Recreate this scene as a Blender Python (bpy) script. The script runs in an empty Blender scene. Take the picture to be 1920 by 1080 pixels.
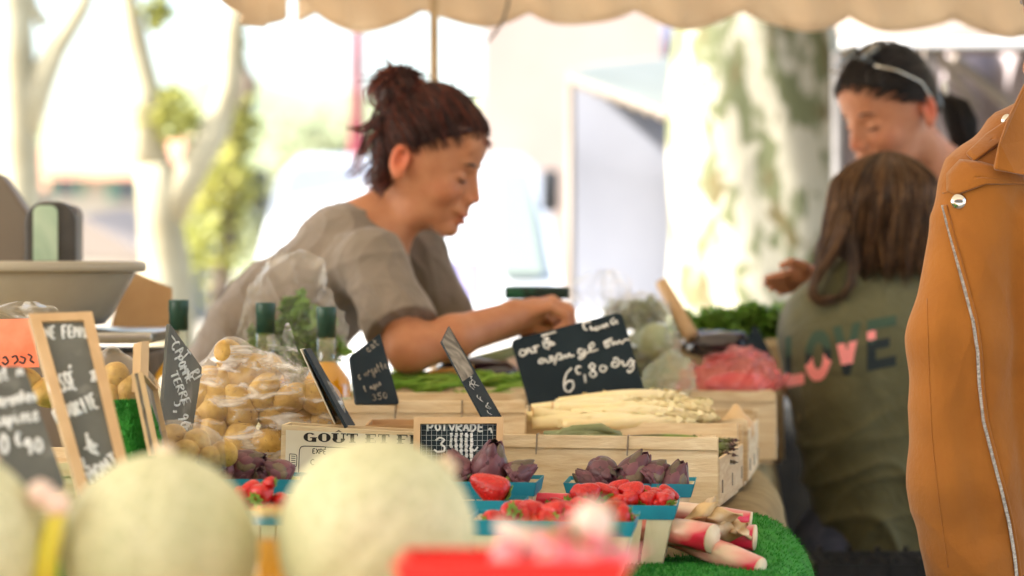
import bpy, math, random
import numpy as np
from mathutils import Vector, Matrix, Quaternion
from mathutils.bvhtree import BVHTree
R = math.radians
rnd = random.Random(7)
sc = bpy.context.scene
COL = sc.collection

# ------------------------------------------------------------------ camera, sky, sun, exposure
FPX, HOR, CAMZ = 4533.0, 490.0, 1.25
def P(px, py, D):
    return Vector(((px - 960) / FPX * D, D, CAMZ + (HOR - py) / FPX * D))
cam = bpy.data.cameras.new("camera"); camo = bpy.data.objects.new("camera", cam); COL.objects.link(camo)
camo.location = (0, 0, CAMZ); camo.rotation_euler = (R(90), 0, 0)
cam.sensor_width = 36; cam.lens = 36 * FPX / 1920; cam.shift_y = -(540 - HOR) / 1920
cam.clip_start = 0.05; cam.clip_end = 2000
cam.dof.use_dof = True; cam.dof.focus_distance = 3.17; cam.dof.aperture_fstop = 3.0; cam.dof.aperture_blades = 0
sc.camera = camo
SUN = Vector((-0.82, -0.16, 0.70)).normalized()
world = bpy.data.worlds.new("World"); sc.world = world; world.use_nodes = True
wn = world.node_tree; bg = wn.nodes["Background"]
sky = wn.nodes.new("ShaderNodeTexSky"); sky.sky_type = 'NISHITA'; sky.sun_disc = False
sky.sun_elevation = math.asin(SUN.z); sky.sun_rotation = math.atan2(SUN.x, SUN.y)
sky.air_density = 1.0; sky.dust_density = 3.0; sky.ozone_density = 1.0
wn.links.new(sky.outputs[0], bg.inputs[0]); bg.inputs[1].default_value = 0.15
sl = bpy.data.lights.new("sun", 'SUN'); so = bpy.data.objects.new("sun", sl); COL.objects.link(so)
sl.energy = 5.0; sl.angle = R(0.5); sl.color = (1, 0.95, 0.88)
so.rotation_euler = SUN.to_track_quat('Z', 'Y').to_euler(); so.location = (-20, 5, 20)
sc.view_settings.view_transform = 'Standard'; sc.view_settings.look = 'None'
sc.view_settings.exposure = 2.15; sc.view_settings.gamma = 1
sc.render.engine = 'CYCLES'
cy = sc.cycles; cy.use_denoising = True; cy.max_bounces = 8; cy.transparent_max_bounces = 16
cy.diffuse_bounces = 4; cy.glossy_bounces = 3; cy.transmission_bounces = 6
cy.sample_clamp_indirect = 4; cy.caustics_reflective = False; cy.caustics_refractive = False

# ------------------------------------------------------------------ materials
def _n(nt, t, **k):
    n = nt.nodes.new(t)
    for a, v in k.items(): setattr(n, a, v)
    return n
def mat(name, c1, c2=None, scale=20, rough=.6, bump=0, bscale=None, detail=4, st=(1, 1, 1), spec=.4, metal=0,
        sss=0, sheen=0, transl=0, lo=.35, hi=.65, tex='noise', c3=None, c3s=None, c3t=(.6, .66), attr=False, dist=0, bdist=.002, coat=0, rot=(0,0,0)):
    m = bpy.data.materials.new(name); m.use_nodes = True; nt = m.node_tree
    b = nt.nodes["Principled BSDF"]; out = nt.nodes["Material Output"]
    b.inputs["Roughness"].default_value = rough; b.inputs["Metallic"].default_value = metal
    b.inputs["Specular IOR Level"].default_value = spec
    if sheen: b.inputs["Sheen Weight"].default_value = sheen; b.inputs["Sheen Roughness"].default_value = .5
    if coat: b.inputs["Coat Weight"].default_value = coat; b.inputs["Coat Roughness"].default_value = .15
    if sss:
        b.inputs["Subsurface Weight"].default_value = sss; b.inputs["Subsurface Radius"].default_value = (1, .35, .15)
        b.inputs["Subsurface Scale"].default_value = .008
    tc = _n(nt, "ShaderNodeTexCoord"); mp = _n(nt, "ShaderNodeMapping"); mp.inputs["Scale"].default_value = st
    mp.inputs["Rotation"].default_value = rot
    nt.links.new(tc.outputs["Object"], mp.inputs["Vector"])
    def tx(s, kind=tex):
        if kind == 'voronoi':
            t = _n(nt, "ShaderNodeTexVoronoi"); t.inputs["Scale"].default_value = s
            nt.links.new(mp.outputs[0], t.inputs["Vector"]); return t.outputs["Distance"]
        if kind == 'edge':
            t = _n(nt, "ShaderNodeTexVoronoi", feature='DISTANCE_TO_EDGE'); t.inputs["Scale"].default_value = s
            nt.links.new(mp.outputs[0], t.inputs["Vector"]); return t.outputs["Distance"]
        t = _n(nt, "ShaderNodeTexNoise"); t.inputs["Scale"].default_value = s; t.inputs["Detail"].default_value = detail
        t.inputs["Distortion"].default_value = dist
        nt.links.new(mp.outputs[0], t.inputs["Vector"]); return t.outputs["Fac"]
    cout = None
    if c2 is not None:
        r = _n(nt, "ShaderNodeValToRGB"); r.color_ramp.elements[0].position = lo; r.color_ramp.elements[1].position = hi
        r.color_ramp.elements[0].color = (*c1, 1); r.color_ramp.elements[1].color = (*c2, 1)
        nt.links.new(tx(scale), r.inputs[0]); cout = r.outputs[0]
    if c3 is not None:
        r3 = _n(nt, "ShaderNodeValToRGB"); r3.color_ramp.elements[0].position = c3t[0]; r3.color_ramp.elements[1].position = c3t[1]
        nt.links.new(tx(c3s or scale * .5, 'noise'), r3.inputs[0])
        mx = _n(nt, "ShaderNodeMix", data_type='RGBA'); nt.links.new(r3.outputs[0], mx.inputs[0])
        if cout: nt.links.new(cout, mx.inputs[6])
        else: mx.inputs[6].default_value = (*c1, 1)
        mx.inputs[7].default_value = (*c3, 1); cout = mx.outputs[2]
    if attr:
        at = _n(nt, "ShaderNodeAttribute", attribute_name="col")
        if cout:
            mx = _n(nt, "ShaderNodeMix", data_type='RGBA', blend_type='MULTIPLY'); mx.inputs[0].default_value = 1
            nt.links.new(cout, mx.inputs[6]); nt.links.new(at.outputs[0], mx.inputs[7]); cout = mx.outputs[2]
        else: cout = at.outputs[0]
    if cout: nt.links.new(cout, b.inputs["Base Color"])
    else: b.inputs["Base Color"].default_value = (*c1, 1)
    if bump:
        bp = _n(nt, "ShaderNodeBump"); bp.inputs["Strength"].default_value = bump; bp.inputs["Distance"].default_value = bdist
        nt.links.new(tx(bscale or scale * 2), bp.inputs["Height"]); nt.links.new(bp.outputs[0], b.inputs["Normal"])
    if transl:
        tr = _n(nt, "ShaderNodeBsdfTranslucent")
        if cout: nt.links.new(cout, tr.inputs[0])
        else: tr.inputs[0].default_value = (*c1, 1)
        ms = _n(nt, "ShaderNodeMixShader"); ms.inputs[0].default_value = transl
        nt.links.new(b.outputs[0], ms.inputs[1]); nt.links.new(tr.outputs[0], ms.inputs[2]); nt.links.new(ms.outputs[0], out.inputs[0])
    return m
def film(name, tint=(1, 1, 1), base=.10, hi=.55, scale=18, st=(1, 1, 1), col=(.9, .9, .9), rot=(0,0,0)):
    m = bpy.data.materials.new(name); m.use_nodes = True; nt = m.node_tree; nt.nodes.clear()
    out = _n(nt, "ShaderNodeOutputMaterial"); tr = _n(nt, "ShaderNodeBsdfTransparent"); tr.inputs[0].default_value = (*tint, 1)
    b = _n(nt, "ShaderNodeBsdfPrincipled"); b.inputs["Base Color"].default_value = (*col, 1); b.inputs["Roughness"].default_value = .12
    b.inputs["Specular IOR Level"].default_value = 1
    tc = _n(nt, "ShaderNodeTexCoord"); mp = _n(nt, "ShaderNodeMapping"); mp.inputs["Scale"].default_value = st; mp.inputs["Rotation"].default_value = rot
    nt.links.new(tc.outputs["Object"], mp.inputs[0])
    n = _n(nt, "ShaderNodeTexNoise"); n.inputs["Scale"].default_value = scale; n.inputs["Detail"].default_value = 5; n.inputs["Distortion"].default_value = .6
    nt.links.new(mp.outputs[0], n.inputs[0])
    r = _n(nt, "ShaderNodeValToRGB"); r.color_ramp.elements[0].position = .48; r.color_ramp.elements[1].position = .68
    r.color_ramp.elements[0].color = (base,) * 3 + (1,); r.color_ramp.elements[1].color = (hi,) * 3 + (1,)
    nt.links.new(n.outputs[0], r.inputs[0])
    lw = _n(nt, "ShaderNodeLayerWeight"); lw.inputs[0].default_value = .35
    mx = _n(nt, "ShaderNodeMath", operation='MAXIMUM'); mu = _n(nt, "ShaderNodeMath", operation='MULTIPLY'); mu.inputs[1].default_value = .5
    nt.links.new(lw.outputs["Facing"], mu.inputs[0]); nt.links.new(mu.outputs[0], mx.inputs[0]); nt.links.new(r.outputs[0], mx.inputs[1])
    bp = _n(nt, "ShaderNodeBump"); bp.inputs["Strength"].default_value = .6; bp.inputs["Distance"].default_value = .003
    nt.links.new(n.outputs[0], bp.inputs["Height"]); nt.links.new(bp.outputs[0], b.inputs["Normal"])
    ms = _n(nt, "ShaderNodeMixShader"); nt.links.new(mx.outputs[0], ms.inputs[0]); nt.links.new(tr.outputs[0], ms.inputs[1]); nt.links.new(b.outputs[0], ms.inputs[2])
    nt.links.new(ms.outputs[0], out.inputs[0]); return m
def glass(name, col=(1, 1, 1), rough=.02, mixt=.35):
    m = bpy.data.materials.new(name); m.use_nodes = True; nt = m.node_tree; nt.nodes.clear()
    out = _n(nt, "ShaderNodeOutputMaterial"); tr = _n(nt, "ShaderNodeBsdfTransparent"); tr.inputs[0].default_value = (*col, 1)
    b = _n(nt, "ShaderNodeBsdfGlossy"); b.inputs["Color"].default_value = (.9, .92, .9, 1); b.inputs["Roughness"].default_value = rough + .02
    pw = _n(nt, 'ShaderNodeMath', operation='POWER'); pw.inputs[1].default_value = 3
    lw = _n(nt, "ShaderNodeLayerWeight"); lw.inputs[0].default_value = .5
    mu = _n(nt, "ShaderNodeMath", operation='MULTIPLY_ADD'); mu.inputs[1].default_value = .7; mu.inputs[2].default_value = mixt
    nt.links.new(lw.outputs["Facing"], pw.inputs[0]); nt.links.new(pw.outputs[0], mu.inputs[0])
    ms = _n(nt, "ShaderNodeMixShader"); nt.links.new(mu.outputs[0], ms.inputs[0]); nt.links.new(tr.outputs[0], ms.inputs[1]); nt.links.new(b.outputs[0], ms.inputs[2])
    nt.links.new(ms.outputs[0], out.inputs[0]); return m

M = {}
M['skin'] = mat('skin', (1, 1, 1), (.90, .83, .80), 45, .5, .3, 260, detail=8, attr=True, sss=.15, bdist=.001)
M['hair'] = mat('hair', (1, 1, 1), (.7, .65, .6), 40, .42, attr=True, spec=.35)
M['shirt'] = mat('shirt', (.235, .19, .15), (.19, .155, .12), 9, .9, .55, 17, sheen=.2, bdist=.014, detail=5, dist=1.2)
M['olive'] = mat('olive', (.125, .118, .054), (.09, .086, .038), 7, .85, .55, 15, sheen=.15, bdist=.015, detail=5, dist=1.3)
M['suede'] = mat('suede', (.37, .14, .026), (.27, .095, .017), 9, .95, .45, 130, sheen=.25, spec=.15, bdist=.002, detail=9, dist=.4, lo=.3, hi=.75)
M['denim'] = mat('denim', (.05, .06, .1), (.08, .09, .14), 60, .9)
M['dark_cloth'] = mat('dark_cloth', (.03, .03, .035), (.05, .05, .055), 30, .9)
M['wood'] = mat('crate_wood', (.82, .69, .47), (.68, .52, .31), 14, .75, .8, 60, st=(1, 1, 7), detail=5, dist=.9, rot=(0, R(12), 0), bdist=.0015, c3=(.6,.46,.27), c3s=9, c3t=(.66,.8))
M['wood2'] = mat('veneer_wood', (.80, .72, .52), (.70, .60, .40), 10, .7, .3, 90, st=(6, 6, 1), bdist=.0006)
M['frame_wood'] = mat('frame_wood', (.66, .46, .26), (.54, .35, .18), 20, .6, .2, 80, st=(1, 1, .3))
M['staple'] = mat('staple', (.35, .3, .25), rough=.4, metal=.8)
M['slate'] = mat('slate', (.006, .016, .025), (.015, .030, .042), 9, .6, .1, 120, detail=8, lo=.4, hi=.7, spec=.2)
M['slate_grey'] = mat('slate_grey', (.095, .10, .092), (.14, .145, .13), 12, .7, .1, 120, detail=8, c3=(.24, .24, .22), c3s=18, c3t=(.58, .72))  # base colour lifted to grey for haze and glare on the boards
M['slate_worn'] = mat('slate_worn', (.10, .09, .075), (.34, .31, .26), 30, .6, .1, 120, detail=8, st=(1, 1, .3), dist=2)
M['chalk'] = mat('chalk', (.78, .8, .8), (.55, .58, .58), 90, .95)
M['ink'] = mat('ink', (.02, .018, .018), rough=.6)
M['paper'] = mat('paper', (.80, .76, .64), (.74, .69, .56), 15, .8)
M['potato'] = mat('potato', (.58, .38, .10), (.42, .25, .065), 1.6, .55, .5, 3, detail=7, c3=(.22, .12, .045), c3s=5, c3t=(.63, .70), spec=.35, sss=.05)
M['film'] = film('bag_film', scale=22, st=(1, 1, 3.0), base=.05, hi=.7, rot=(0, R(-55), 0))  # whitish streaks put glints into the film's opacity
M['film2'] = film('loose_bag_film', scale=9, base=.06, hi=.34, col=(.85, .83, .78))
M['film_green'] = film('green_bag_film', scale=9, base=.25, hi=.6, col=(.55, .62, .42))
M['film_pink'] = film('pink_bag_film', scale=8, base=.25, hi=.6, col=(.88, .42, .42), tint=(1, .6, .6))
M['glass'] = glass('bottle_glass', (.93, .96, .92), mixt=.08)
M['oil'] = mat('oil', (.97, .60, .02), (.9, .50, .015), 12, .08, spec=.8, transl=.6, coat=1)
M['cap'] = mat('bottle_cap', (.012, .05, .035), (.02, .07, .05), 30, .35)
M['label'] = mat('bottle_label', (.70, .68, .45), rough=.6)
M['melon'] = mat('melon_skin', (.66, .65, .42), (.54, .54, .32), 70, .6, .6, 70, tex='edge', detail=8, lo=.02, hi=.16, c3=(.46, .49, .27), c3s=6, c3t=(.50, .75), bdist=.003)
M['melon_stem'] = mat('melon_stem', (.75, .6, .4), (.85,.7,.5), 30, .7)
M['straw'] = mat('strawberry_skin', (.80, .016, .012), (.50, .006, .006), 260, .34, .8, 260, tex='voronoi', spec=.5, lo=.05, hi=.35, coat=.15, bdist=.001, sss=.05)
M['calyx'] = mat('calyx', (.16, .3, .035), (.3, .42, .07), 50, .6, transl=.2)
M['blue'] = mat('blue_rim', (.02, .30, .42), (.015, .22, .33), 12, .5)
M['artichoke'] = mat('artichoke_leaf', (.075, .026, .042), (.14, .05, .068), 12, .42, .3, 90, attr=True, st=(1, 1, .25), coat=.15, bdist=.0008)
M['art_stem'] = mat('artichoke_stem', (.32, .4, .08), (.45, .5, .12), 60, .5)
M['rhubarb'] = mat('rhubarb_skin', (.80, .68, .5), (.75, .02, .06), 3.6, .35, .3, 60, st=(1, 3, 3), coat=.3, lo=.36, hi=.54, bdist=.001)
M['rhubarb_red'] = mat('rhubarb_red', (.6, .02, .03), (.75, .1, .08), 12, .35, coat=.3)
M['dry_leaf'] = mat('dry_leaf', (.78, .58, .3), (.5, .25, .07), 14, .6, .3, 40, transl=.25, c3=(.85, .75, .55), c3s=10, c3t=(.45,.6))
M['turf'] = mat('turf', (.02, .19, .02), (.035, .28, .03), 60, .8, .8, 300, bdist=.003)
M['burlap'] = mat('burlap', (.36, .28, .14), (.28, .21, .10), 30, .95, .8, 350, detail=3, bdist=.0015, c3=(.3, .22, .1), c3s=6, c3t=(.6, .75))
M['spear'] = mat('white_asparagus', (.93, .86, .60), (.88, .72, .34), 6, .4, .2, 60, coat=.2, sss=.1)
M['spear_end'] = mat('cut_end', (.7, .45, .2), rough=.7)
M['spear_green'] = mat('green_asparagus', (.18, .30, .05), (.10, .05, .06), 16, .5)
M['leaf'] = mat('leaf', (.10, .24, .03), (.2, .36, .06), 30, .5, transl=.25)
M['leaf_bright'] = mat('bright_leaf', (.20, .42, .04), (.34, .52, .08), 30, .5, transl=.3)
M['leaf_far'] = mat('far_leaf', (.26, .30, .17), (.34, .36, .22), 1, .6, transl=.3)
M['leaf_pale'] = mat('pale_leaf', (.28, .34, .16), (.38, .42, .24), 30, .5, transl=.3)
M['leaf_tree'] = mat('tree_leaf', (.22, .25, .06), (.42, .40, .11), 3, .5, transl=.45)
M['bark'] = mat('plane_bark', (.34, .32, .24), (.11, .12, .055), 8.0, .85, .5, 14, detail=6, dist=.3, st=(1.5, 1.5, .8), lo=.49, hi=.56, c3=(.11, .09, .035), c3s=6, c3t=(.56, .62), bdist=.01)
M['bark_far'] = mat('pale_bark', (.40, .37, .26), (.26, .22, .13), 2.5, .85)
M['basin'] = mat('basin_plastic', (.42, .39, .32), (.38, .34, .26), 8, .42, c3=(.42, .28, .14), c3s=12, c3t=(.7, .8))
M['steel'] = mat('steel', (.5, .5, .48), (.4, .4, .38), 20, .3, metal=.9)
M['darkgrey'] = mat('dark_plastic', (.045, .04, .035), (.06, .055, .05), 20, .5)
M['browngrey'] = mat('brown_plastic', (.16, .13, .10), rough=.5)
M['screen'] = mat('screen', (.28, .42, .30), (.48, .6, .45), 12, .15, st=(1, 1, .4), dist=1)
M['cardboard'] = mat('cardboard', (.60, .38, .19), (.52, .31, .15), 14, .85)
M['redcard'] = mat('red_card', (.85, .16, .07), (.85, .33, .2), 14, .6)
M['canopy'] = mat('canopy', (.80, .74, .64), (.74, .68, .58), 5, .85, transl=.36, bump=.3, bscale=8, bdist=.01)
M['valance'] = mat('valance', (.84, .71, .54), (.76, .62, .46), 5, .85, transl=.5, bump=.3, bscale=8, bdist=.01)
M['metal_white'] = mat('painted_metal', (.62, .62, .6), rough=.4)
M['pole'] = mat('canopy_pole', (.55, .42, .26), (.48, .36, .22), 20, .5)
M['redpole'] = mat('red_metal', (.16, .012, .025), rough=.45)
M['van'] = mat('van_paint', (.50, .52, .54), rough=.25, coat=.5)
M['vanglass'] = mat('van_glass', (.16, .19, .17), rough=.3)
M['black'] = mat('black_plastic', (.012, .013, .014), (.02, .02, .022), 40, .45)
M['house'] = mat('render_wall', (.40, .32, .28), (.36, .29, .25), 1.2, .9)
M['house2'] = mat('cream_wall', (.42, .38, .30), (.38, .34, .27), 1.2, .9)
M['rooftile'] = mat('roof_tile', (.5, .24, .14), (.4, .2, .12), 6, .9)
M['shutter'] = mat('shutter', (.12, .26, .2), rough=.7)
M['window'] = mat('window_glass', (.1, .12, .14), rough=.1)
M['tarp'] = mat('grey_tarp', (.30, .31, .35), (.26, .27, .31), 2, .7, transl=.1)
M['tarp_green'] = mat('awning_green', (.135, .15, .14), (.11, .125, .115), 3, .7)
M['tarp_brown'] = mat('awning_brown', (.36, .30, .25), (.30, .25, .21), 2, .8, transl=.2)
M['lilac'] = mat('lilac_panel', (.28, .26, .55), (.5, .48, .75), 5, .6)
M['ground'] = mat('ground', (.33, .30, .245), (.27, .24, .19), 1.5, .95, .3, 30, c3=(.3, .26, .2), c3s=.6)
M['hill'] = mat('hill', (.16, .19, .10), (.22, .24, .13), .05, .95, c3=(.10, .13, .08), c3s=.1)
M['aubergine'] = mat('aubergine_skin', (.012, .004, .012), rough=.12, spec=.7, coat=.6)
M['radish'] = mat('radish_skin', (.72, .05, .10), (.85, .35, .38), 12, .3, coat=.4)
M['white_onion'] = mat('onion_white', (.85, .72, .62), (.8, .5, .4), 12, .3, coat=.5)
M['yellow_stalk'] = mat('yellow_stalk', (.65, .62, .03), (.75, .6, .1), 12, .4)
M['honey'] = mat('honey', (1, .62, .08), rough=.1, transl=.5, coat=1)  # base colour pushed bright to stand in for a sunlit glow
M['red_plastic'] = mat('red_plastic', (.85, .02, .015), rough=.35)
M['zip'] = mat('zip_metal', (.62, .60, .58), (.25, .24, .23), 300, .35, metal=.9)
M['chrome'] = mat('chrome', (.75, .74, .7), rough=.12, metal=1)
M['white_plastic'] = mat('white_plastic', (.8, .8, .78), rough=.4)
M['print_pink'] = mat('print_pink', (.95, .32, .30), rough=.8)
M['print_dark'] = mat('print_dark', (.018, .028, .03), rough=.8)
M['print_teal'] = mat('print_teal', (.045, .085, .055), rough=.8)
M['eye_white'] = mat('eye_white', (.6, .55, .5), rough=.2)
M['box_green'] = mat('box_green', (.02, .13, .07), (.008, .03, .02), 20, .4, lo=.45, hi=.55)
M['orange_veg'] = mat('orange_veg', (.85, .42, .05), (.8, .5, .15), 10, .4)
M['cream_root'] = mat('cream_root', (.82, .62, .36), (.75, .5, .25), 14, .6)

# ------------------------------------------------------------------ mesh building
class MB:
    def __init__(s): s.v = []; s.f = []; s.c = []
    def add(s, vs, fs, col=None):
        o = len(s.v); s.v += [tuple(v) for v in vs]; s.f += [tuple(i + o for i in f) for f in fs]
        if col is not None: s.c += [col] * len(vs)
        return s
    def box(s, c, d, rz=0, rot=None, taper=1):
        c = Vector(c); q = rot if rot is not None else Matrix.Rotation(rz, 3, 'Z')
        x, y, z = d[0] / 2, d[1] / 2, d[2] / 2; vs = []
        for k in (-1, 1):
            t = taper if k > 0 else 1
            for (i, j) in ((-1, -1), (1, -1), (1, 1), (-1, 1)): vs.append(c + q @ Vector((i * x * t, j * y * t, k * z)))
        return s.add(vs, [(3, 2, 1, 0), (4, 5, 6, 7), (0, 1, 5, 4), (1, 2, 6, 5), (2, 3, 7, 6), (3, 0, 4, 7)])
    def tube(s, pts, r, n=8, caps=True, flat=None, col=None):
        pts = [Vector(p) for p in pts]; m = len(pts)
        if not hasattr(r, '__len__'): r = [r] * m
        vs = []; up = None
        for i, p in enumerate(pts):
            d = (pts[min(i + 1, m - 1)] - pts[max(i - 1, 0)])
            if d.length < 1e-9: d = Vector((0, 0, 1))
            d.normalize()
            if up is None:
                a = Vector((0, 0, 1)) if abs(d.z) < .9 else Vector((1, 0, 0))
                up = (a - d * a.dot(d)).normalized()
            else:
                u2 = up - d * up.dot(d)
                if u2.length > 1e-6: up = u2.normalized()
            w = d.cross(up)
            for k in range(n):
                a = 2 * math.pi * k / n; o = (up * math.cos(a) + w * math.sin(a)) * r[i]
                if flat is not None: o -= flat * o.dot(flat) * .7
                vs.append(p + o)
        fs = [(i * n + k, i * n + (k + 1) % n, (i + 1) * n + (k + 1) % n, (i + 1) * n + k) for i in range(m - 1) for k in range(n)]
        if caps: fs += [tuple(range(n))[::-1], tuple((m - 1) * n + k for k in range(n))]
        return s.add(vs, fs, col)
    def lathe(s, prof, n=32, c=(0, 0, 0), rib=None):
        c = Vector(c); vs = []; m = len(prof)
        for (r, z) in prof:
            for k in range(n):
                a = 2 * math.pi * k / n; rr = r * (rib(a, z) if rib else 1)
                vs.append(c + Vector((math.cos(a) * rr, math.sin(a) * rr, z)))
        fs = [(i * n + k, i * n + (k + 1) % n, (i + 1) * n + (k + 1) % n, (i + 1) * n + k) for i in range(m - 1) for k in range(n)]
        fs += [tuple(range(n))[::-1], tuple((m - 1) * n + k for k in range(n))]
        return s.add(vs, fs)
    def grid(s, fn, nu, nv):
        vs = [fn(i / nu, j / nv) for j in range(nv + 1) for i in range(nu + 1)]
        return s.add(vs, [(j * (nu + 1) + i, j * (nu + 1) + i + 1, (j + 1) * (nu + 1) + i + 1, (j + 1) * (nu + 1) + i) for j in range(nv) for i in range(nu)])
    def prism(s, pts, n):       # pts: planar loop of points, n: thickness vector
        pts = [Vector(p) for p in pts]; m = len(pts); n = Vector(n)
        return s.add(pts + [p + n for p in pts], [tuple(range(m)), tuple(range(2 * m - 1, m - 1, -1))] + [(i, i + m, (i + 1) % m + m, (i + 1) % m) for i in range(m)])
def finish(me, smooth, ang=None):
    if smooth:
        for p in me.polygons: p.use_smooth = True
def obj(name, mb, m, parent=None, smooth=True, bevel=0, local=False, solid=0, base=None, fix=True, subd=0):
    me = bpy.data.meshes.new(name)
    if isinstance(mb, tuple): V, Fc, Cc = mb; V = [Vector(v) for v in V] if not isinstance(V, np.ndarray) else V
    else: V, Fc, Cc = mb.v, mb.f, mb.c
    V = np.array([tuple(v) for v in V] if not isinstance(V, np.ndarray) else V, dtype=float)
    o = bpy.data.objects.new(name, me); COL.objects.link(o)
    if not local:
        if parent is not None:
            off = np.zeros(3); pp_ = parent
            while pp_ is not None: off = off + np.array(pp_.location); pp_ = pp_.parent
        else:
            off = np.array(base) if base is not None else np.array([(V[:, 0].min() + V[:, 0].max()) / 2, (V[:, 1].min() + V[:, 1].max()) / 2, V[:, 2].min()])
            o.location = off
        V = V - off
    me.from_pydata(V.tolist(), [], Fc if isinstance(Fc, list) else Fc.tolist()); me.update()
    if Cc is not None and len(Cc):
        a = me.color_attributes.new("col", 'FLOAT_COLOR', 'POINT')
        cc = np.ones((len(V), 4), dtype=np.float32); cc[:, :3] = np.array(Cc); a.data.foreach_set("color", cc.ravel())
    finish(me, smooth); me.materials.append(m)
    if parent is not None: o.parent = parent
    if fix and not isinstance(mb, tuple):
        import bmesh
        b = bmesh.new(); b.from_mesh(me); bmesh.ops.recalc_face_normals(b, faces=b.faces); b.to_mesh(me); b.free()
    if bevel:
        md = o.modifiers.new("b", 'BEVEL'); md.width = bevel; md.segments = 2; md.limit_method = 'ANGLE'
    if solid:
        md = o.modifiers.new("s", 'SOLIDIFY'); md.thickness = solid; md.offset = 0
    if subd:
        md = o.modifiers.new("d", 'SUBSURF'); md.levels = subd; md.render_levels = subd
    return o
def tag(o, label, cat, group=None):
    o['label'] = label; o['category'] = cat
    if group: o['group'] = group
    return o
def thing(name, label, cat, loc=(0, 0, 0), group=None, rz=0, rot=None):
    o = bpy.data.objects.new(name, None); COL.objects.link(o); o.location = loc; o.empty_display_size = .05
    if rot is not None: o.rotation_euler = rot
    else: o.rotation_euler = (0, 0, rz)
    return tag(o, label, cat, group)
def struct(o, kind='structure'): o['kind'] = kind; return o
def kids(o): return [c for c in bpy.data.objects if c.parent == o]
_kc = {}
def dup(src, loc, rot, label=None, group=None, scale=None, cat=None):
    if src.name not in _kc: _kc[src.name] = [(c, kids(c)) for c in kids(src)]
    c = src.copy(); COL.objects.link(c); c.location = loc; c.rotation_euler = rot
    if scale: c.scale = (scale,) * 3 if not hasattr(scale, '__len__') else scale
    if label: c['label'] = label
    if group: c['group'] = group
    for k, gs in _kc[src.name]:
        d = k.copy(); COL.objects.link(d); d.parent = c
        for g in gs: e = g.copy(); COL.objects.link(e); e.parent = d
    return c
class Place:                     # first use moves the prototype itself, later uses copy it
    def __init__(s, src): s.src = src; s.used = False; _kc[src.name] = [(c, kids(c)) for c in kids(src)]
    def __call__(s, loc, rot, label=None, group=None, scale=None):
        if s.used: return dup(s.src, loc, rot, label, group, scale)
        s.used = True; o = s.src; o.location = loc; o.rotation_euler = rot
        if scale: o.scale = (scale,) * 3 if not hasattr(scale, '__len__') else scale
        if label: o['label'] = label
        if group: o['group'] = group
        return o

# ------------------------------------------------------------------ signed distance modelling (continuous bodies)
def V3(*a): return np.array(a, dtype=np.float32)
def ell(p, c, r, Rm=None):
    q = p - np.asarray(c, dtype=np.float32)
    if Rm is not None: q = q @ Rm
    r = np.asarray(r, dtype=np.float32)
    k0 = np.sqrt(((q / r) ** 2).sum(1)) + 1e-9; k1 = np.sqrt(((q / (r * r)) ** 2).sum(1)) + 1e-9
    return k0 * (k0 - 1) / k1
def cap(p, a, b, ra, rb=None):
    if rb is None: rb = ra
    a = np.asarray(a, dtype=np.float32); b = np.asarray(b, dtype=np.float32); ab = b - a
    t = np.clip(((p - a) @ ab) / max(float(ab @ ab), 1e-9), 0, 1)
    return np.sqrt(((p - a - t[:, None] * ab) ** 2).sum(1)) - (ra + (rb - ra) * t)
def su(a, b, k):
    h = np.maximum(k - np.abs(a - b), 0) / k; return np.minimum(a, b) - h * h * k * .25
def ss(a, b, k): return -su(-a, b, k)          # a minus b
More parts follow.
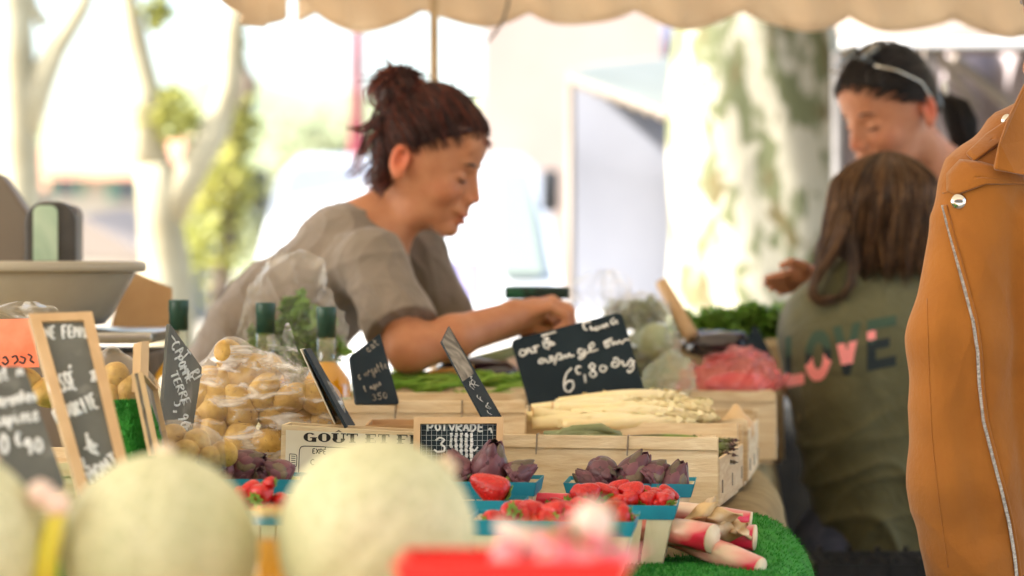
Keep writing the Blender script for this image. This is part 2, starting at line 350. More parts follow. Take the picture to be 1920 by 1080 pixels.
def surf(f, lo, hi, h, B=8):
    lo = np.array(lo, dtype=np.float32); hi = np.array(hi, dtype=np.float32)
    nb = np.ceil((hi - lo) / (h * B)).astype(int) + 1
    g = np.stack(np.meshgrid(*[np.arange(n) for n in nb], indexing='ij'), -1).reshape(-1, 3)
    cen = lo + (g + .5) * (h * B)
    d = np.concatenate([f(cen[i:i + 60000].astype(np.float32)) for i in range(0, len(cen), 60000)])
    vals = np.repeat(np.repeat(np.repeat(np.where(d < 0, -1., 1.).astype(np.float32).reshape(nb), B, 0), B, 1), B, 2)
    keep = np.abs(d) < h * B * 1.5
    o = np.stack(np.meshgrid(*[np.arange(B)] * 3, indexing='ij'), -1).reshape(-1, 3)
    gk = g[keep]
    for i in range(0, len(gk), 400):
        gi = gk[i:i + 400]; n = gi[:, None, :] * B + o[None]; n = n.reshape(-1, 3)
        vals[n[:, 0], n[:, 1], n[:, 2]] = f((lo + n * h).astype(np.float32))
    v = vals; s = v < 0
    cnt = sum(s[i:s.shape[0] - 1 + i, j:s.shape[1] - 1 + j, k:s.shape[2] - 1 + k].astype(np.uint8) for i in (0, 1) for j in (0, 1) for k in (0, 1))
    act = (cnt > 0) & (cnt < 8); ids = np.argwhere(act); idx = np.full(act.shape, -1, dtype=np.int64); idx[act] = np.arange(len(ids))
    pos = np.zeros((len(ids), 3)); w = np.zeros(len(ids)); cs = [np.array((i, j, k)) for i in (0, 1) for j in (0, 1) for k in (0, 1)]
    for a in cs:
        for b in cs:
            if (b - a).sum() == 1 and ((b - a) >= 0).all():
                A = ids + a; Bq = ids + b; va = v[A[:, 0], A[:, 1], A[:, 2]]; vb = v[Bq[:, 0], Bq[:, 1], Bq[:, 2]]
                m = (va < 0) != (vb < 0); t = np.where(m, va / np.where(m, va - vb, 1), 0)
                pos[m] += a + (b - a) * t[m][:, None]; w[m] += 1
    pos = (ids + pos / w[:, None]) * h + lo
    F = []
    for ax in range(3):
        sl0 = [slice(None)] * 3; sl1 = [slice(None)] * 3; sl0[ax] = slice(0, -1); sl1[ax] = slice(1, None)
        ch = np.argwhere(s[tuple(sl0)] != s[tuple(sl1)])
        u, w2 = [x for x in range(3) if x != ax]
        ok = (ch[:, u] > 0) & (ch[:, w2] > 0) & (ch[:, u] < act.shape[u]) & (ch[:, w2] < act.shape[w2]); ch = ch[ok]
        q = []
        for (du, dw) in ((-1, -1), (0, -1), (0, 0), (-1, 0)):
            c = ch.copy(); c[:, u] += du; c[:, w2] += dw; q.append(idx[c[:, 0], c[:, 1], c[:, 2]])
        q = np.stack(q, 1); ins = s[ch[:, 0], ch[:, 1], ch[:, 2]]
        if ax == 1: ins = ~ins
        q = np.where(ins[:, None], q, q[:, ::-1]); F.append(q[(q >= 0).all(1)])
    return pos, np.concatenate(F)
def npv(v): return np.array(tuple(v), dtype=np.float32)
def N3(px, py, D): return npv(P(px, py, D))
def fold(p, d, f, a, w=(0, 0, 0), wf=0, wa=0):
    ph = p @ npv(d) * f
    if wf: ph = ph + wa * np.sin(p @ npv(w) * wf)
    s = np.sin(ph); return a * (1 - np.abs(s)) ** 2

# ================================================================== SETTING
g = MB()
def gz(x, y): return 0.02 * math.sin(x * .7) * math.cos(y * .5)
g.grid(lambda u, v: (-60 + 120 * u, -20 + 140 * v, gz(-60 + 120 * u, -20 + 140 * v)), 60, 60)
struct(obj('ground', g, M['ground']))
g = MB(); g.grid(lambda u, v: (-900 + 1800 * u, -300 + 1700 * v, -.12), 8, 8); struct(obj('terrain', g, M['ground']))
g = MB()
def hz(x, y):
    h = 27 * math.exp(-((x + 20) / 110) ** 2) + 15 * math.exp(-((x - 110) / 60) ** 2) + 2.5 * math.sin(x * .11) + 1.2 * math.sin(x * .31 + 2)
    return max(0, h) * math.sin(math.pi * min(1, max(0, (y - 240) / 240)))
g.grid(lambda u, v: (-300 + 600 * u, 240 + 260 * v, hz(-300 + 600 * u, 240 + 260 * v) - .3 + rnd.uniform(-.5, .5)), 90, 24)
struct(obj('hills', g, M['hill']))

def leaves_mb(mb, n, c, r, size, shell=.3, seed=0, flat=.35):
    q = random.Random(seed)
    for _ in range(n):
        while True:
            d = Vector((q.gauss(0, 1), q.gauss(0, 1), q.gauss(0, 1)))
            if d.length > .1: break
        d.normalize(); k = (shell + (1 - shell) * q.random()) * (1 + .18 * math.sin(5 * d.x + 3 * d.z + seed) + .12 * math.sin(9 * d.y))
        p = Vector((c[0] + d.x * r[0] * k, c[1] + d.y * r[1] * k, c[2] + d.z * r[2] * k))
        a = Vector((q.gauss(0, 1), q.gauss(0, 1), q.gauss(0, .6))).normalized(); b = a.orthogonal().normalized(); b.rotate(Quaternion(a, q.uniform(0, 6.3)))
        s = size * q.uniform(.6, 1.3); nn = a.cross(b) * s * .15
        mb.add([p - a * s * .5, p + b * s * .3 - nn, p + a * s * .6, p - b * s * .3 - nn], [(0, 1, 2), (0, 2, 3)])
def tree(name, label, x, y, limbs, crown, m_b, m_l, group=None, lsize=.12):
    t = thing(name, label, 'tree', (x, y, 0), group)
    mb = MB()
    for pts, rr in limbs: mb.tube([Vector(p) for p in pts], rr, 14)
    obj('trunk', mb, m_b, t)
    mb = MB()
    for i, (c, r, n) in enumerate(crown): leaves_mb(mb, n, c, r, lsize, seed=i + int(x * 10))
    obj('crown', mb, m_l, t, smooth=False, fix=False); return t

# big plane tree, mottled bark
D = 8.0
def PT(px, py, D=8.0): return P(px, py, D)
cx0 = PT(1412, 300).x
tr = thing('plane_tree', 'thick mottled plane tree trunk with cream and olive bark behind the counter', 'tree', (cx0, 8.0, 0))
mb = MB()
def trunk(u, v):
    z = -0.1 + 4.6 * v; a = u * 2 * math.pi
    r = .262 + .10 * math.exp(-max(0, z) / .45) + .03 * max(0, 1.4 - z) * (.6 - math.cos(a)) + .012 * math.sin(3 * a + z * 2.1) + .02 * math.sin(2 * a - z * 3) + .006 * math.sin(7 * a + z * 6)
    lean = .018 * (z - 1.2)
    return (cx0 + lean + math.cos(a) * r, 8.0 + math.sin(a) * r, z)
mb.grid(trunk, 60, 90)
for a0, l, ph in ((0.5, 3.2, .9), (2.4, 3.0, 1.0), (4.2, 3.4, .8), (5.4, 2.6, 1.2)):
    pts = [Vector((cx0 + .05, 8, 4.2)) + Vector((math.cos(a0) * l * t * t, math.sin(a0) * l * t * t, 3.2 * t * ph)) for t in [i / 8 for i in range(9)]]
    mb.tube(pts, [.2 * (1 - .8 * i / 8) for i in range(9)], 12)
obj('trunk', mb, M['bark'], tr)
mb = MB()
for i in range(22):
    a0 = rnd.uniform(0, 6.28); rr = rnd.uniform(.6, 3.4); leaves_mb(mb, 190, (cx0 + math.cos(a0) * rr, 8 + math.sin(a0) * rr, rnd.uniform(6.2, 8.6)), (.9, .9, .6), .17, seed=i)
obj('crown', mb, M['leaf_tree'], tr, smooth=False, fix=False)

# background trees on the left (pale trunks)
def q(px, py, D): return tuple(P(px, py, D))
D = 14
def base(px, D): v = P(px, 500, D); return (v.x, D, -.05)
tree('plane_tree', 'pale straight trunk at the far left edge with a forking branch', P(45, 0, D).x, D,
     [([base(50, D), q(45, 600, D), q(42, 400, D), q(36, 200, D), q(28, 0, D), q(20, -300, D)], [.19, .13, .115, .11, .10, .08]),
      ([q(40, 260, D), q(75, 160, D), q(105, 90, D), q(150, 20, D), q(210, -120, D)], [.10, .085, .07, .06, .04]),
      ([q(85, 50, D), q(62, 10, D), q(50, -60, D)], [.04, .035, .03])],
     [(q(20, -900, D), (1.6, 1.6, .8), 900), (q(240, -700, D), (1.2, 1.2, .7), 500)], M['bark_far'], M['leaf_tree'])
D = 11.5
tree('plane_tree', 'pale forked trunk whose two limbs spread in front of the hill', P(310, 0, D).x, D,
     [([base(322, D), q(318, 620, D), q(312, 500, D), q(300, 400, D), q(290, 310, D)], [.19, .13, .12, .10, .09]),
      ([q(292, 320, D), q(270, 230, D), q(278, 170, D), q(262, 110, D), q(240, 0, D), q(230, -250, D)], [.085, .065, .06, .06, .05, .04]),
      ([q(305, 420, D), q(352, 330, D), q(400, 250, D), q(430, 160, D), q(438, 60, D), q(470, -220, D)], [.09, .08, .07, .06, .05, .03])],
     [(q(220, -800, D), (1.3, 1.3, .7), 700), (q(520, -760, D), (1.4, 1.2, .8), 700), (q(296, 22, D), (.07, .1, .10), 60),
      (q(318, 215, D), (.17, .2, .16), 130)], M['bark_far'], M['leaf_tree'], lsize=.09)
D = 12.5
tree('young_tree', 'slim tree with yellow green leaves between the forked trunk and the van', P(446, 0, D).x, D,
     [([base(400, D), q(412, 560, D), q(430, 420, D), q(440, 300, D), q(452, 180, D), q(448, 60, D)], [.06, .05, .045, .045, .04, .03]),
      ([q(450, 230, D), q(468, 160, D), q(440, 90, D)], [.05, .045, .02])],
     [(q(448, 235, D), (.12, .15, .2), 200), (q(425, 330, D), (.2, .2, .26), 240), (q(395, 450, D), (.22, .25, .3), 260), (q(444, 80, D), (.05, .1, .14), 60)],
     mat('dark_bark', (.16, .12, .09), (.1, .08, .06), 6, .9), M['leaf_tree'], lsize=.08)
for i, (px, D, w, h, dp, lab) in enumerate([(560, 60, 3.2, 3.0, 2.5, 'bushy green tree on the slope seen above the left of the van'), (205, 75, 4.5, 3.4, 3, 'rounded far tree between the straight trunk and the forked trunk'),
                                      (640, 52, 2.2, 3.9, 2, 'taller far tree just left of the red post')]):
    v = P(px, 490, D)
    tree('tree', lab, v.x, D, [([(v.x, D, -.1), (v.x, D, h * .6)], [.25, .15])], [((v.x, D, h * .75), (w, dp, h * .42), 900), ((v.x + w * .4, D, h * .5), (w * .6, dp, h * .35), 400)], M['bark_far'], M['leaf_far'], lsize=.4, group=None)

# houses
def house(label, px0, px1, D, ztop, wallm, roofm, depth=8, win=(), roofh=1.6, shut=True, cat='house'):
    x0, x1 = P(px0, 0, D).x, P(px1, 0, D).x; w = x1 - x0
    t = thing('house', label, cat, ((x0 + x1) / 2, D + depth / 2, 0))
    obj('wall', MB().box(((x0 + x1) / 2, D + depth / 2, ztop / 2 - .05), (w, depth, ztop + .1)), wallm, t, smooth=False)
    r = MB(); e = .4
    a = [(x0 - e, D - e, ztop), (x1 + e, D - e, ztop), (x1 + e, D + depth + e, ztop), (x0 - e, D + depth + e, ztop), (x0 - e, D + depth / 2, ztop + roofh), (x1 + e, D + depth / 2, ztop + roofh)]
    r.add(a, [(0, 1, 5, 4), (2, 3, 4, 5), (0, 4, 3), (1, 2, 5), (3, 2, 1, 0)]); obj('roof', r, roofm, t, smooth=False)
    for (px, py, ww, hh) in win:
        v = P(px, py, D); f = obj('window', MB().box((v.x, D - .02, v.z), (ww, .08, hh)), M['window'], t, smooth=False)
        if shut:
            for s in (-1, 1): obj('shutter', MB().box((v.x + s * (ww * .5 + ww * .26), D - .05, v.z), (ww * .5, .07, hh)), M['shutter'], t, smooth=False)
    return t
house('low cream house with green shutters seen between the left trunks', 96, 300, 48, 2.9, M['house2'], M['rooftile'], win=[(125, 345, .35, .45), (240, 352, .4, .5)], roofh=1.0)
house('distant pinkish house low behind the basin', 40, 175, 62, 3.1, M['house'], M['rooftile'], win=[(80, 400, .5, .7)], roofh=1.2)
house('tall pink rendered building above the grey market tent', 905, 1650, 26, 6.5, M['house'], M['rooftile'], win=[(1120, -330, .8, 1.1), (1010, -330, .8, 1.1), (1400, -330, .8, 1.1)], roofh=2, cat='building')
house('long cream building behind the white van', 560, 905, 40, 1.9, M['house2'], M['rooftile'], win=[(700, 440, .6, .8)], roofh=.5, cat='building')

# far brown tent
D = 16
t = thing('parasol_tent', 'low brown pitched market tent behind the grey basin', 'tent', tuple(P(190, 490, D).xy) + (0,))
a, b_, c_ = P(60, 480, D), P(150, 408, D), P(285, 492, D)
mb = MB(); mb.add([a, b_, c_, a + Vector((0, 2, 0)), b_ + Vector((0, 2, .1)), c_ + Vector((0, 2, 0))], [(0, 1, 4, 3), (1, 2, 5, 4), (0, 2, 1)])
obj('roof', mb, M['tarp_brown'], t, smooth=False, solid=.03)
for v in (a, c_): obj('leg', MB().tube([(v.x, v.y, 0), v], .025), M['metal_white'], t)

# red lamp post
D = 15; v = P(670, 490, D)
t = thing('lamp_post', 'dark red iron post rising behind the hair of the vendor', 'post', (v.x, D, 0))
obj('pole', MB().lathe([(.09, 0), (.09, .1), (.07, .2), (.065, 1.6), (.055, 1.9), (.038, 2.2), (.034, 4.2)], 16, (v.x, D, 0)), M['redpole'], t)
obj('lamp_shade', MB().lathe([(.04, 4.2), (.2, 4.3), (.16, 4.6), (.03, 4.75)], 16, (v.x, D, 0)), M['redpole'], t)

# white van, facing the camera
D = 13.0
t = thing('van', 'white delivery van parked behind the vendor facing the market', 'van', (P(750, 0, D).x, D, 0))
xl, xr = P(438, 0, D).x, P(1062, 0, D).x; xc = (xl + xr) / 2; hw = (xr - xl) / 2
def vz(py): return P(0, py, D).z
prof = [(-.0, .35), (-.03, .62), (.02, .85), (.25, 1.02), (.75, 1.12), (1.35, vz(272) - .06), (1.8, vz(262)), (4.4, vz(262)), (4.5, 1.2), (4.5, .35)]
mb = MB(); n = len(prof)
secs = []
for s, k in ((-1, 1), (-1, .86), (1, .86), (1, 1)):
    for (dy, z) in prof:
        topf = max(0, (z - 1.05) / .9)
        x = xc + s * hw * (1 - .13 * topf) * (k if z > 1.8 or dy < .1 else 1)
        secs.append((x, D + dy + (.12 if k == 1 and dy < 1 else 0), z - (.10 if k == 1 and z > 1.7 else 0)))
fs = []
for j in range(3):
    for i in range(n - 1): fs.append((j * n + i, j * n + i + 1, (j + 1) * n + i + 1, (j + 1) * n + i))
fs.append(tuple(range(n))); fs.append(tuple(3 * n + i for i in range(n))[::-1])
mb.add(secs, fs); obj('body', mb, M['van'], t, bevel=.05)
gm = MB(); d1, z1, d2, z2 = .78, 1.17, 1.33, vz(285) - .06
gm.add([(xc + hw * .60, D + d1 - .03, z1), (xc + hw * .88, D + d1 - .03, z1), (xc + hw * .78, D + d2 - .03, z2), (xc + hw * .58, D + d2 - .03, z2)], [(0, 1, 2, 3)])
obj('windscreen', gm, M['vanglass'], t, smooth=False, solid=.02)
for s in (-1, 1):
    mx = xc + s * (hw - .08)
    m_ = obj('mirror', MB().box((mx, D + .55, vz(352)), (.10, .10, .24)), M['black'], t, bevel=.03)
    obj('headlight', MB().box((xc + s * hw * .72, D - .03, .78), (.3, .08, .17)), M['chrome'], t, bevel=.03)
    w_ = obj('wheel', MB().tube([(xc + s * hw * .98 - .1, D + .75, .33), (xc + s * hw * .98 + .1, D + .75, .33)], .33, 24), M['black'], t)
obj('grille', MB().box((xc, D - .035, .62), (.9, .05, .14)), M['black'], t, bevel=.02)
obj('bumper', MB().box((xc, D - .06, .42), (hw * 1.9, .12, .18)), M['darkgrey'], t, bevel=.03)
obj('number_plate', MB().box((xc, D - .135, .42), (.5, .02, .1)), M['white_plastic'], t)

# lilac board on trestle behind vendor, white table
D = 7.6
t = thing('information_board', 'small lilac printed panel standing behind the arms of the vendor', 'panel', tuple(P(860, 0, D).xy) + (0,))
obj('panel', MB().box(P(862, 525, D), (.14, .012, .12)), M['lilac'], t, smooth=False)
v = P(862, 560, D); obj('stand', MB().box((v.x, D + .01, v.z / 2), (.03, .03, v.z)), M['metal_white'], t)
D = 8.8
t = thing('trestle_table', 'white covered trestle table behind the lilac panel', 'table', tuple(P(900, 0, D).xy) + (0,))
v = P(900, 590, D); obj('tablecloth', MB().box((v.x, D + .3, v.z / 2), (1.2, .7, v.z)), M['white_plastic'], t, bevel=.02)

# grey tent with side wall in the centre right
D = 9.2
t = thing('market_tent', 'grey market tent with a hanging side curtain left of the big tree', 'tent', tuple(P(1170, 0, D).xy) + (0,))
def curtain(u, v):
    px = 1072 + (1262 - 1072) * u; z0 = P(0, 600, D).z; z1 = P(0, 150 + 60 * u, D).z
    p = P(px, 0, D); return (p.x, D + .002 * math.sin(u * 5), z0 * 0 + .05 + (z1 - .05) * v)
mb = MB(); mb.grid(curtain, 60, 6); obj('side_curtain', mb, M['tarp'], t, solid=.006)
A_, B_, C_, E_ = P(1062, 138, 8.6), P(1290, 222, 7.9), P(1290, 108, 9.6), P(1110, 124, 10.6)
mb = MB(); mb.add([A_, B_, C_, E_], [(0, 1, 2, 3)]); obj('roof', mb, M['tarp_green'], t, smooth=False, solid=.02)
mb = MB()
mb.grid(lambda u, v: tuple(A_.lerp(B_, u) - Vector((0, .01, (.02 + .022 * abs(math.sin(u * 30))) * v))), 80, 1)
obj('fringe', mb, M['browngrey'], t, solid=.008)
for pp in (P(1070, 140, 8.7), P(1275, 215, 8.1)): obj('leg', MB().tube([(pp.x, pp.y + .03, 0), (pp.x, pp.y + .03, pp.z)], .016), M['browngrey'], t)
# shop sign bits up between pink building and tree
D = 20
t = thing('shop_sign', 'small dark and red sign beside the top of the big tree trunk', 'sign', tuple(P(1258, 0, D).xy) + (0,))
obj('panel', MB().box(P(1258, 75, D), (.13, .05, .3)), mat('navy', (.03, .05, .12)), t)
obj('light', MB().box(P(1268, 92, D) + Vector((0, -.05, 0)), (.07, .05, .08)), M['red_plastic'], t)
v = P(1258, 75, D); obj('post', MB().tube([(v.x, D + .05, 0), (v.x, D + .05, v.z)], .04), M['darkgrey'], t)

# right stall: frame, brown canopy, curtain
D = 6.6
t = thing('market_stall', 'neighbouring stall with a white roof bar and brown awning behind the two women', 'stall', tuple(P(1760, 0, D).xy) + (0,))
zb = P(0, 82, D).z; xl = P(1575, 0, D).x; xr = P(2350, 0, D).x
obj('roof_bar', MB().box(((xl + xr) / 2, D, zb), (xr - xl, .03, .026)), M['metal_white'], t, bevel=.004)
for x in (P(1745, 0, D).x, xr): obj('leg', MB().tube([(x, D + .03, 0), (x, D + .03, zb)], .016), M['browngrey'], t)
mb = MB(); mb.grid(lambda u, v: (P(1580, 0, 6.7).x + u * 2.2, 6.75 + v * 2.0, zb + .02 + .45 * math.sin(math.pi * min(1, v * .9)) - .12 * u * 0), 6, 8)
obj('awning', mb, M['tarp_brown'], t, solid=.005)
for a_, b_ in (((1745, 82), (1830, 200)), ((1790, 110), (2050, 330))):
    obj('strut', MB().tube([P(a_[0], a_[1], 6.7), P(b_[0], b_[1], 8.2)], .016), M['browngrey'], t)
def cur2(u, v):
    x0, x1 = P(1578, 0, 8.8).x, P(2350, 0, 8.8).x
    return (x0 + (x1 - x0) * u, 8.8 + .05 * math.sin(u * 40), .1 + 2.0 * v)
mb = MB(); mb.grid(cur2, 90, 4); obj('back_curtain', mb, mat('mauve_tarp', (.33, .28, .28), (.28, .24, .25), 2, .8), t, solid=.006)
mb = MB(); mb.add([P(1556, 40, 6.9), P(1640, 60, 6.9), P(1640, 92, 6.9), P(1560, 98, 6.9)], [(0, 1, 2, 3)]); obj('tarp_corner', mb, M['tarp_green'], t, smooth=False, solid=.01)
obj('post', MB().tube([(P(1573, 0, 7.2).x, 7.2, 0), P(1573, 90, 7.2)], .022, 10), M['darkgrey'], t)
D = 12; v = P(1620, 30, D)
tree('tree', 'bright green foliage showing above the neighbouring stall', v.x, D, [([(v.x, D, 0), (v.x, D, v.z)], [.1, .06])], [((v.x + .1, D, v.z + .25), (.5, .5, .35), 500)], M['bark_far'], M['leaf_bright'], lsize=.1)

# ------------------------------------------------------------------ own canopy
zv = P(0, 0, 5.25).z
t = thing('canopy', 'cream canvas market canopy with scalloped valance over the counter', 'canopy', (0, 3.0, 0))
X0, X1 = -3.4, 3.2; xw = P(556, 0, 5.25).x
def roofz(x, y): return zv + .14 + .62 * math.sin(math.pi * (5.25 - y) / 5.6 * .9) - .02 * math.sin(x * 5) * math.sin(y * 3)
mb = MB(); mb.grid(lambda u, v: (X0 + (X1 - X0) * u, -.6 + 5.85 * v, roofz(X0 + (X1 - X0) * u, max(-.1, -.6 + 5.85 * v))), 30, 30)
obj('roof', mb, M['canopy'], t, solid=.003)
per = 200 / FPX * 5.25
def val(u, v):
    x = xw + (X1 - xw) * u; px = x / 5.25 * FPX + 960
    sc_ = abs(math.cos(math.pi * (px - 1292) / 200)) ** .8
    bot = 22 + 8 * max(0, (px - 900) / 900) + 6 * math.sin(px * .004)
    pyb = bot + 32 * sc_ + 5 * math.sin(px * .021); zb = P(0, pyb, 5.25).z
    zt = roofz(x, 5.25); return (x, 5.25 + .018 * math.sin(px * .05 + 4 * v) * (1 - v) + .01 * math.sin(px * .013), zb + (zt - zb) * v)
mb = MB(); mb.grid(val, 260, 8); obj('valance', mb, M['valance'], t, solid=.002)
def val2(u, v):       # side valance seen obliquely, running away towards the left
    px = 556 - 130 * u; D = 5.25 - 1.1 * u; x = (px - 960) / FPX * D
    pyb = (-6 + 58 * math.sin(math.pi * min(1, (1 - u) * 1.05)) ** .6 * (1 - .0 * u)) if u < 1 else 0
    zb = P(0, pyb, D).z; zt = roofz(x, min(D, 5.2)); return (x - .012 * math.sin(u * 20), D, zb + (zt - zb) * v)
mb = MB(); mb.grid(val2, 40, 6); obj('side_valance', mb, M['valance'], t, solid=.002)
mb = MB(); x = P(814, 0, 5.1).x; mb.tube([(x, 5.1, 0), (x, 5.1, roofz(x, 5.1))], .0095 * 1.02, 12); obj('pole', mb, M['pole'], t)
for px, yy in ((-1500, 5.0),):
    mb = MB(); mb.tube([(X0 + .1, 5.1, 0), (X0 + .1, 5.1, roofz(X0, 5.1))], .02, 10); obj('pole', mb, M['pole'], t)
    mb = MB(); mb.tube([(X1 - .1, 5.1, 0), (X1 - .1, 5.1, roofz(X1, 5.1))], .02, 10); obj('pole', mb, M['pole'], t)
mb = MB(); mb.tube([P(958, -30, 5.0), P(952, 10, 5.0), P(944, 38, 5.0), P(928, 62, 5.0), P(914, 80, 5.0)], [.003, .003, .003, .0035, .002], 8)
obj('cord', mb, M['browngrey'], t)

D = 5.5  # added black-draped table supplies the under-stall darkness beside the child
t = thing('dark_gap_table', 'added black draped table that darkens the gap behind the legs of the child', 'table', tuple(P(1600, 0, D).xy) + (0,))
v = P(1600, 770, D)
mb = MB(); xa, xb = P(1395, 0, D).x, P(2100, 0, D).x
mb.grid(lambda u, w: (xa + (xb - xa) * u, D + .015 * math.sin(u * 60) * (1 - w), .01 + (v.z - .01) * w), 120, 6)
mb.grid(lambda u, w: (xa + (xb - xa) * u, D + .6 * w, v.z + .001), 10, 4)
mb.grid(lambda u, w: (xa, D + .6 * u, .01 + (v.z - .01) * w), 10, 4)
obj('black_cloth', mb, mat('black_cloth', (.012, .012, .012), (.02, .02, .018), 20, .95), t, solid=.003)

# added unseen house behind the camera, blocks frontal sky light
t = thing('house', 'added unseen brown house behind the viewer that blocks frontal light', 'house', (0, -17, 0))
obj('wall', MB().box((0, -17, 2.5), (22, 4, 5)), mat('brown_render', (.20, .15, .11), (.16, .12, .09), 2, .9), t, smooth=False)
for i in range(6):
    for k in range(2): obj('window', MB().box((-8 + i * 3.2, -14.99, 1.4 + k * 2.1), (1, .06, 1.2)), M['window'], t, smooth=False)
obj('roof', MB().prism([(-11.3, -14.6, 5), (-11.3, -19.4, 5), (-11.3, -17, 6.5)], (22.6, 0, 0)), M['rooftile'], t, smooth=False)

# ================================================================== CHALK / PRINT LETTERING
GL = {'A': [[(0, 0), (.5, 1), (1, 0)], [(.2, .4), (.8, .4)]], 'B': [[(0, 0), (0, 1), (.7, .9), (.7, .6), (0, .5), (.9, .35), (.8, .05), (0, 0)]], 'C': [[(.9, .85), (.5, 1), (.1, .7), (.1, .3), (.5, 0), (.9, .15)]],
 'D': [[(0, 0), (0, 1), (.7, .8), (.9, .4), (.6, .05), (0, 0)]], 'E': [[(.9, 1), (.1, 1), (.1, 0), (.9, 0)], [(.1, .5), (.7, .5)]], 'F': [[(.9, 1), (.1, 1), (.1, 0)], [(.1, .5), (.7, .5)]], 'I': [[(.5, 0), (.5, 1)]],
 'M': [[(0, 0), (.1, 1), (.5, .4), (.9, 1), (1, 0)]], 'N': [[(0, 0), (0, 1), (.9, 0), (.9, 1)]], 'O': [[(.5, 1), (.1, .7), (.1, .3), (.5, 0), (.9, .3), (.9, .7), (.5, 1)]], 'P': [[(.05, 0), (.05, 1), (.8, .95), (.9, .7), (.7, .5), (.05, .45)]],
 'R': [[(.05, 0), (.05, 1), (.8, .95), (.85, .7), (.05, .5), (.9, 0)]], 'S': [[(.9, .85), (.5, 1), (.1, .8), (.3, .55), (.8, .4), (.8, .1), (.4, 0), (.05, .15)]], 'T': [[(0, 1), (1, 1)], [(.5, 1), (.5, 0)]],
 'U': [[(.05, 1), (.1, .2), (.5, 0), (.9, .2), (.95, 1)]], 'V': [[(0, 1), (.5, 0), (1, 1)]], 'a': [[(.8, .55), (.4, .6), (.1, .3), (.3, 0), (.7, .15), (.8, .55), (.85, 0), (1.05, .1)]],
 'b': [[(.1, 1), (.1, 0), (.7, .05), (.8, .4), (.4, .55), (.1, .4)]], 'c': [[(.8, .5), (.4, .6), (.1, .3), (.4, 0), (.9, .1)]], 'e': [[(.1, .3), (.8, .35), (.6, .6), (.2, .5), (.1, .2), (.4, 0), (.95, .1)]],
 'g': [[(.8, .5), (.4, .6), (.1, .3), (.4, .05), (.8, .2), (.8, .55), (.75, -.35), (.3, -.45), (0, -.2), (1, .1)]], 'h': [[(.1, 0), (.15, 1), (.1, .4), (.5, .6), (.8, .4), (.8, 0)]], 'i': [[(.3, .55), (.4, 0), (.7, .1)], [(.32, .8), (.36, .84)]],
 'k': [[(.1, 0), (.15, 1)], [(.8, .6), (.15, .25), (.8, 0)]], 'l': [[(.2, .1), (.4, 1), (.2, .9), (.3, 0), (.7, .1)]], 'm': [[(0, 0), (.1, .55), (.3, .5), (.35, 0), (.45, .55), (.65, .5), (.7, 0), (1, .1)]], 'n': [[(0, 0), (.1, .55), (.15, .35), (.5, .6), (.7, .4), (.75, 0), (1, .1)]],
 'p': [[(.1, -.4), (.2, .55), (.6, .6), (.8, .3), (.5, 0), (.2, .1)]], 'r': [[(.1, 0), (.15, .5), (.2, .35), (.6, .6), (.9, .5)]], 's': [[(.2, 0), (.6, .1), (.5, .35), (.4, .6), (.9, .1)]], 't': [[(.4, 1), (.35, .1), (.7, 0)], [(.05, .6), (.8, .65)]],
 'u': [[(0, .55), (.15, .05), (.5, .1), (.7, .55), (.7, .05), (1, .1)]], 'y': [[(0, .55), (.3, .1), (.7, .5)], [(.75, .55), (.6, -.3), (.2, -.45), (.1, -.2)]],
 '0': [[(.5, 1), (.1, .6), (.15, .2), (.5, 0), (.85, .3), (.85, .75), (.5, 1)]], '3': [[(.1, .85), (.5, 1), (.85, .8), (.4, .55), (.9, .3), (.6, 0), (.05, .1)]], '4': [[(.6, 0), (.6, 1), (.05, .35), (1, .35)]], '5': [[(.9, 1), (.2, 1), (.15, .6), (.7, .6), (.85, .25), (.5, 0), (.05, .1)]],
 '6': [[(.8, 1), (.3, .7), (.1, .25), (.4, 0), (.85, .15), (.75, .45), (.2, .35)]], '8': [[(.5, .5), (.15, .75), (.5, 1), (.85, .8), (.5, .5), (.1, .2), (.5, 0), (.9, .2), (.5, .5)]], '9': [[(.85, .7), (.4, .5), (.1, .75), (.5, 1), (.85, .75), (.6, 0)]],
 ',': [[(.5, .1), (.3, -.25)]], '€': [[(.9, .85), (.5, 1), (.15, .5), (.5, 0), (.9, .15)], [(0, .6), (.7, .6)], [(0, .4), (.65, .4)]], '-': [[(.1, .5), (.9, .5)]], 'É': [[(.9, 1), (.1, 1), (.1, 0), (.9, 0)], [(.1, .5), (.7, .5)], [(.5, 1.15), (.8, 1.4)]], 'X': [[(0, 0), (1, 1)], [(0, 1), (1, 0)]], ' ': []}
def words(txt, p0, p1, h, wob=.04, jit=3, asp=.62):
    """polylines in picture units: baseline from p0 to p1, letter height h perpendicular to it"""
    q = random.Random(txt + str(p0)); p0 = Vector(p0); p1 = Vector(p1); d = p1 - p0; n = max(1, len(txt)); st = d / n
    up = Vector((d.y, -d.x)).normalized() * h; out = []
    for i, ch in enumerate(txt):
        o = p0 + st * (i + .1)
        sm = GL.get(ch, [])
        for pl in sm:
            out.append([o + st * .8 * (x + q.uniform(-wob, wob)) + up * (y + q.uniform(-wob, wob)) for x, y in pl])
    return out
class Plane:
    """a flat board through four picture corners (tl, tr, br, bl) hinged on real depths"""
    def __init__(s, c0, c1, c2): s.o = c0; s.n = (c1 - c0).cross(c2 - c0).normalized(); s.n = s.n if s.n.y < 0 else -s.n
    def hit(s, px, py, off=0):
        C0 = Vector((0, 0, CAMZ)); d = P(px, py, 1) - C0; t = (s.o + s.n * off - C0).dot(s.n) / d.dot(s.n); return C0 + d * t
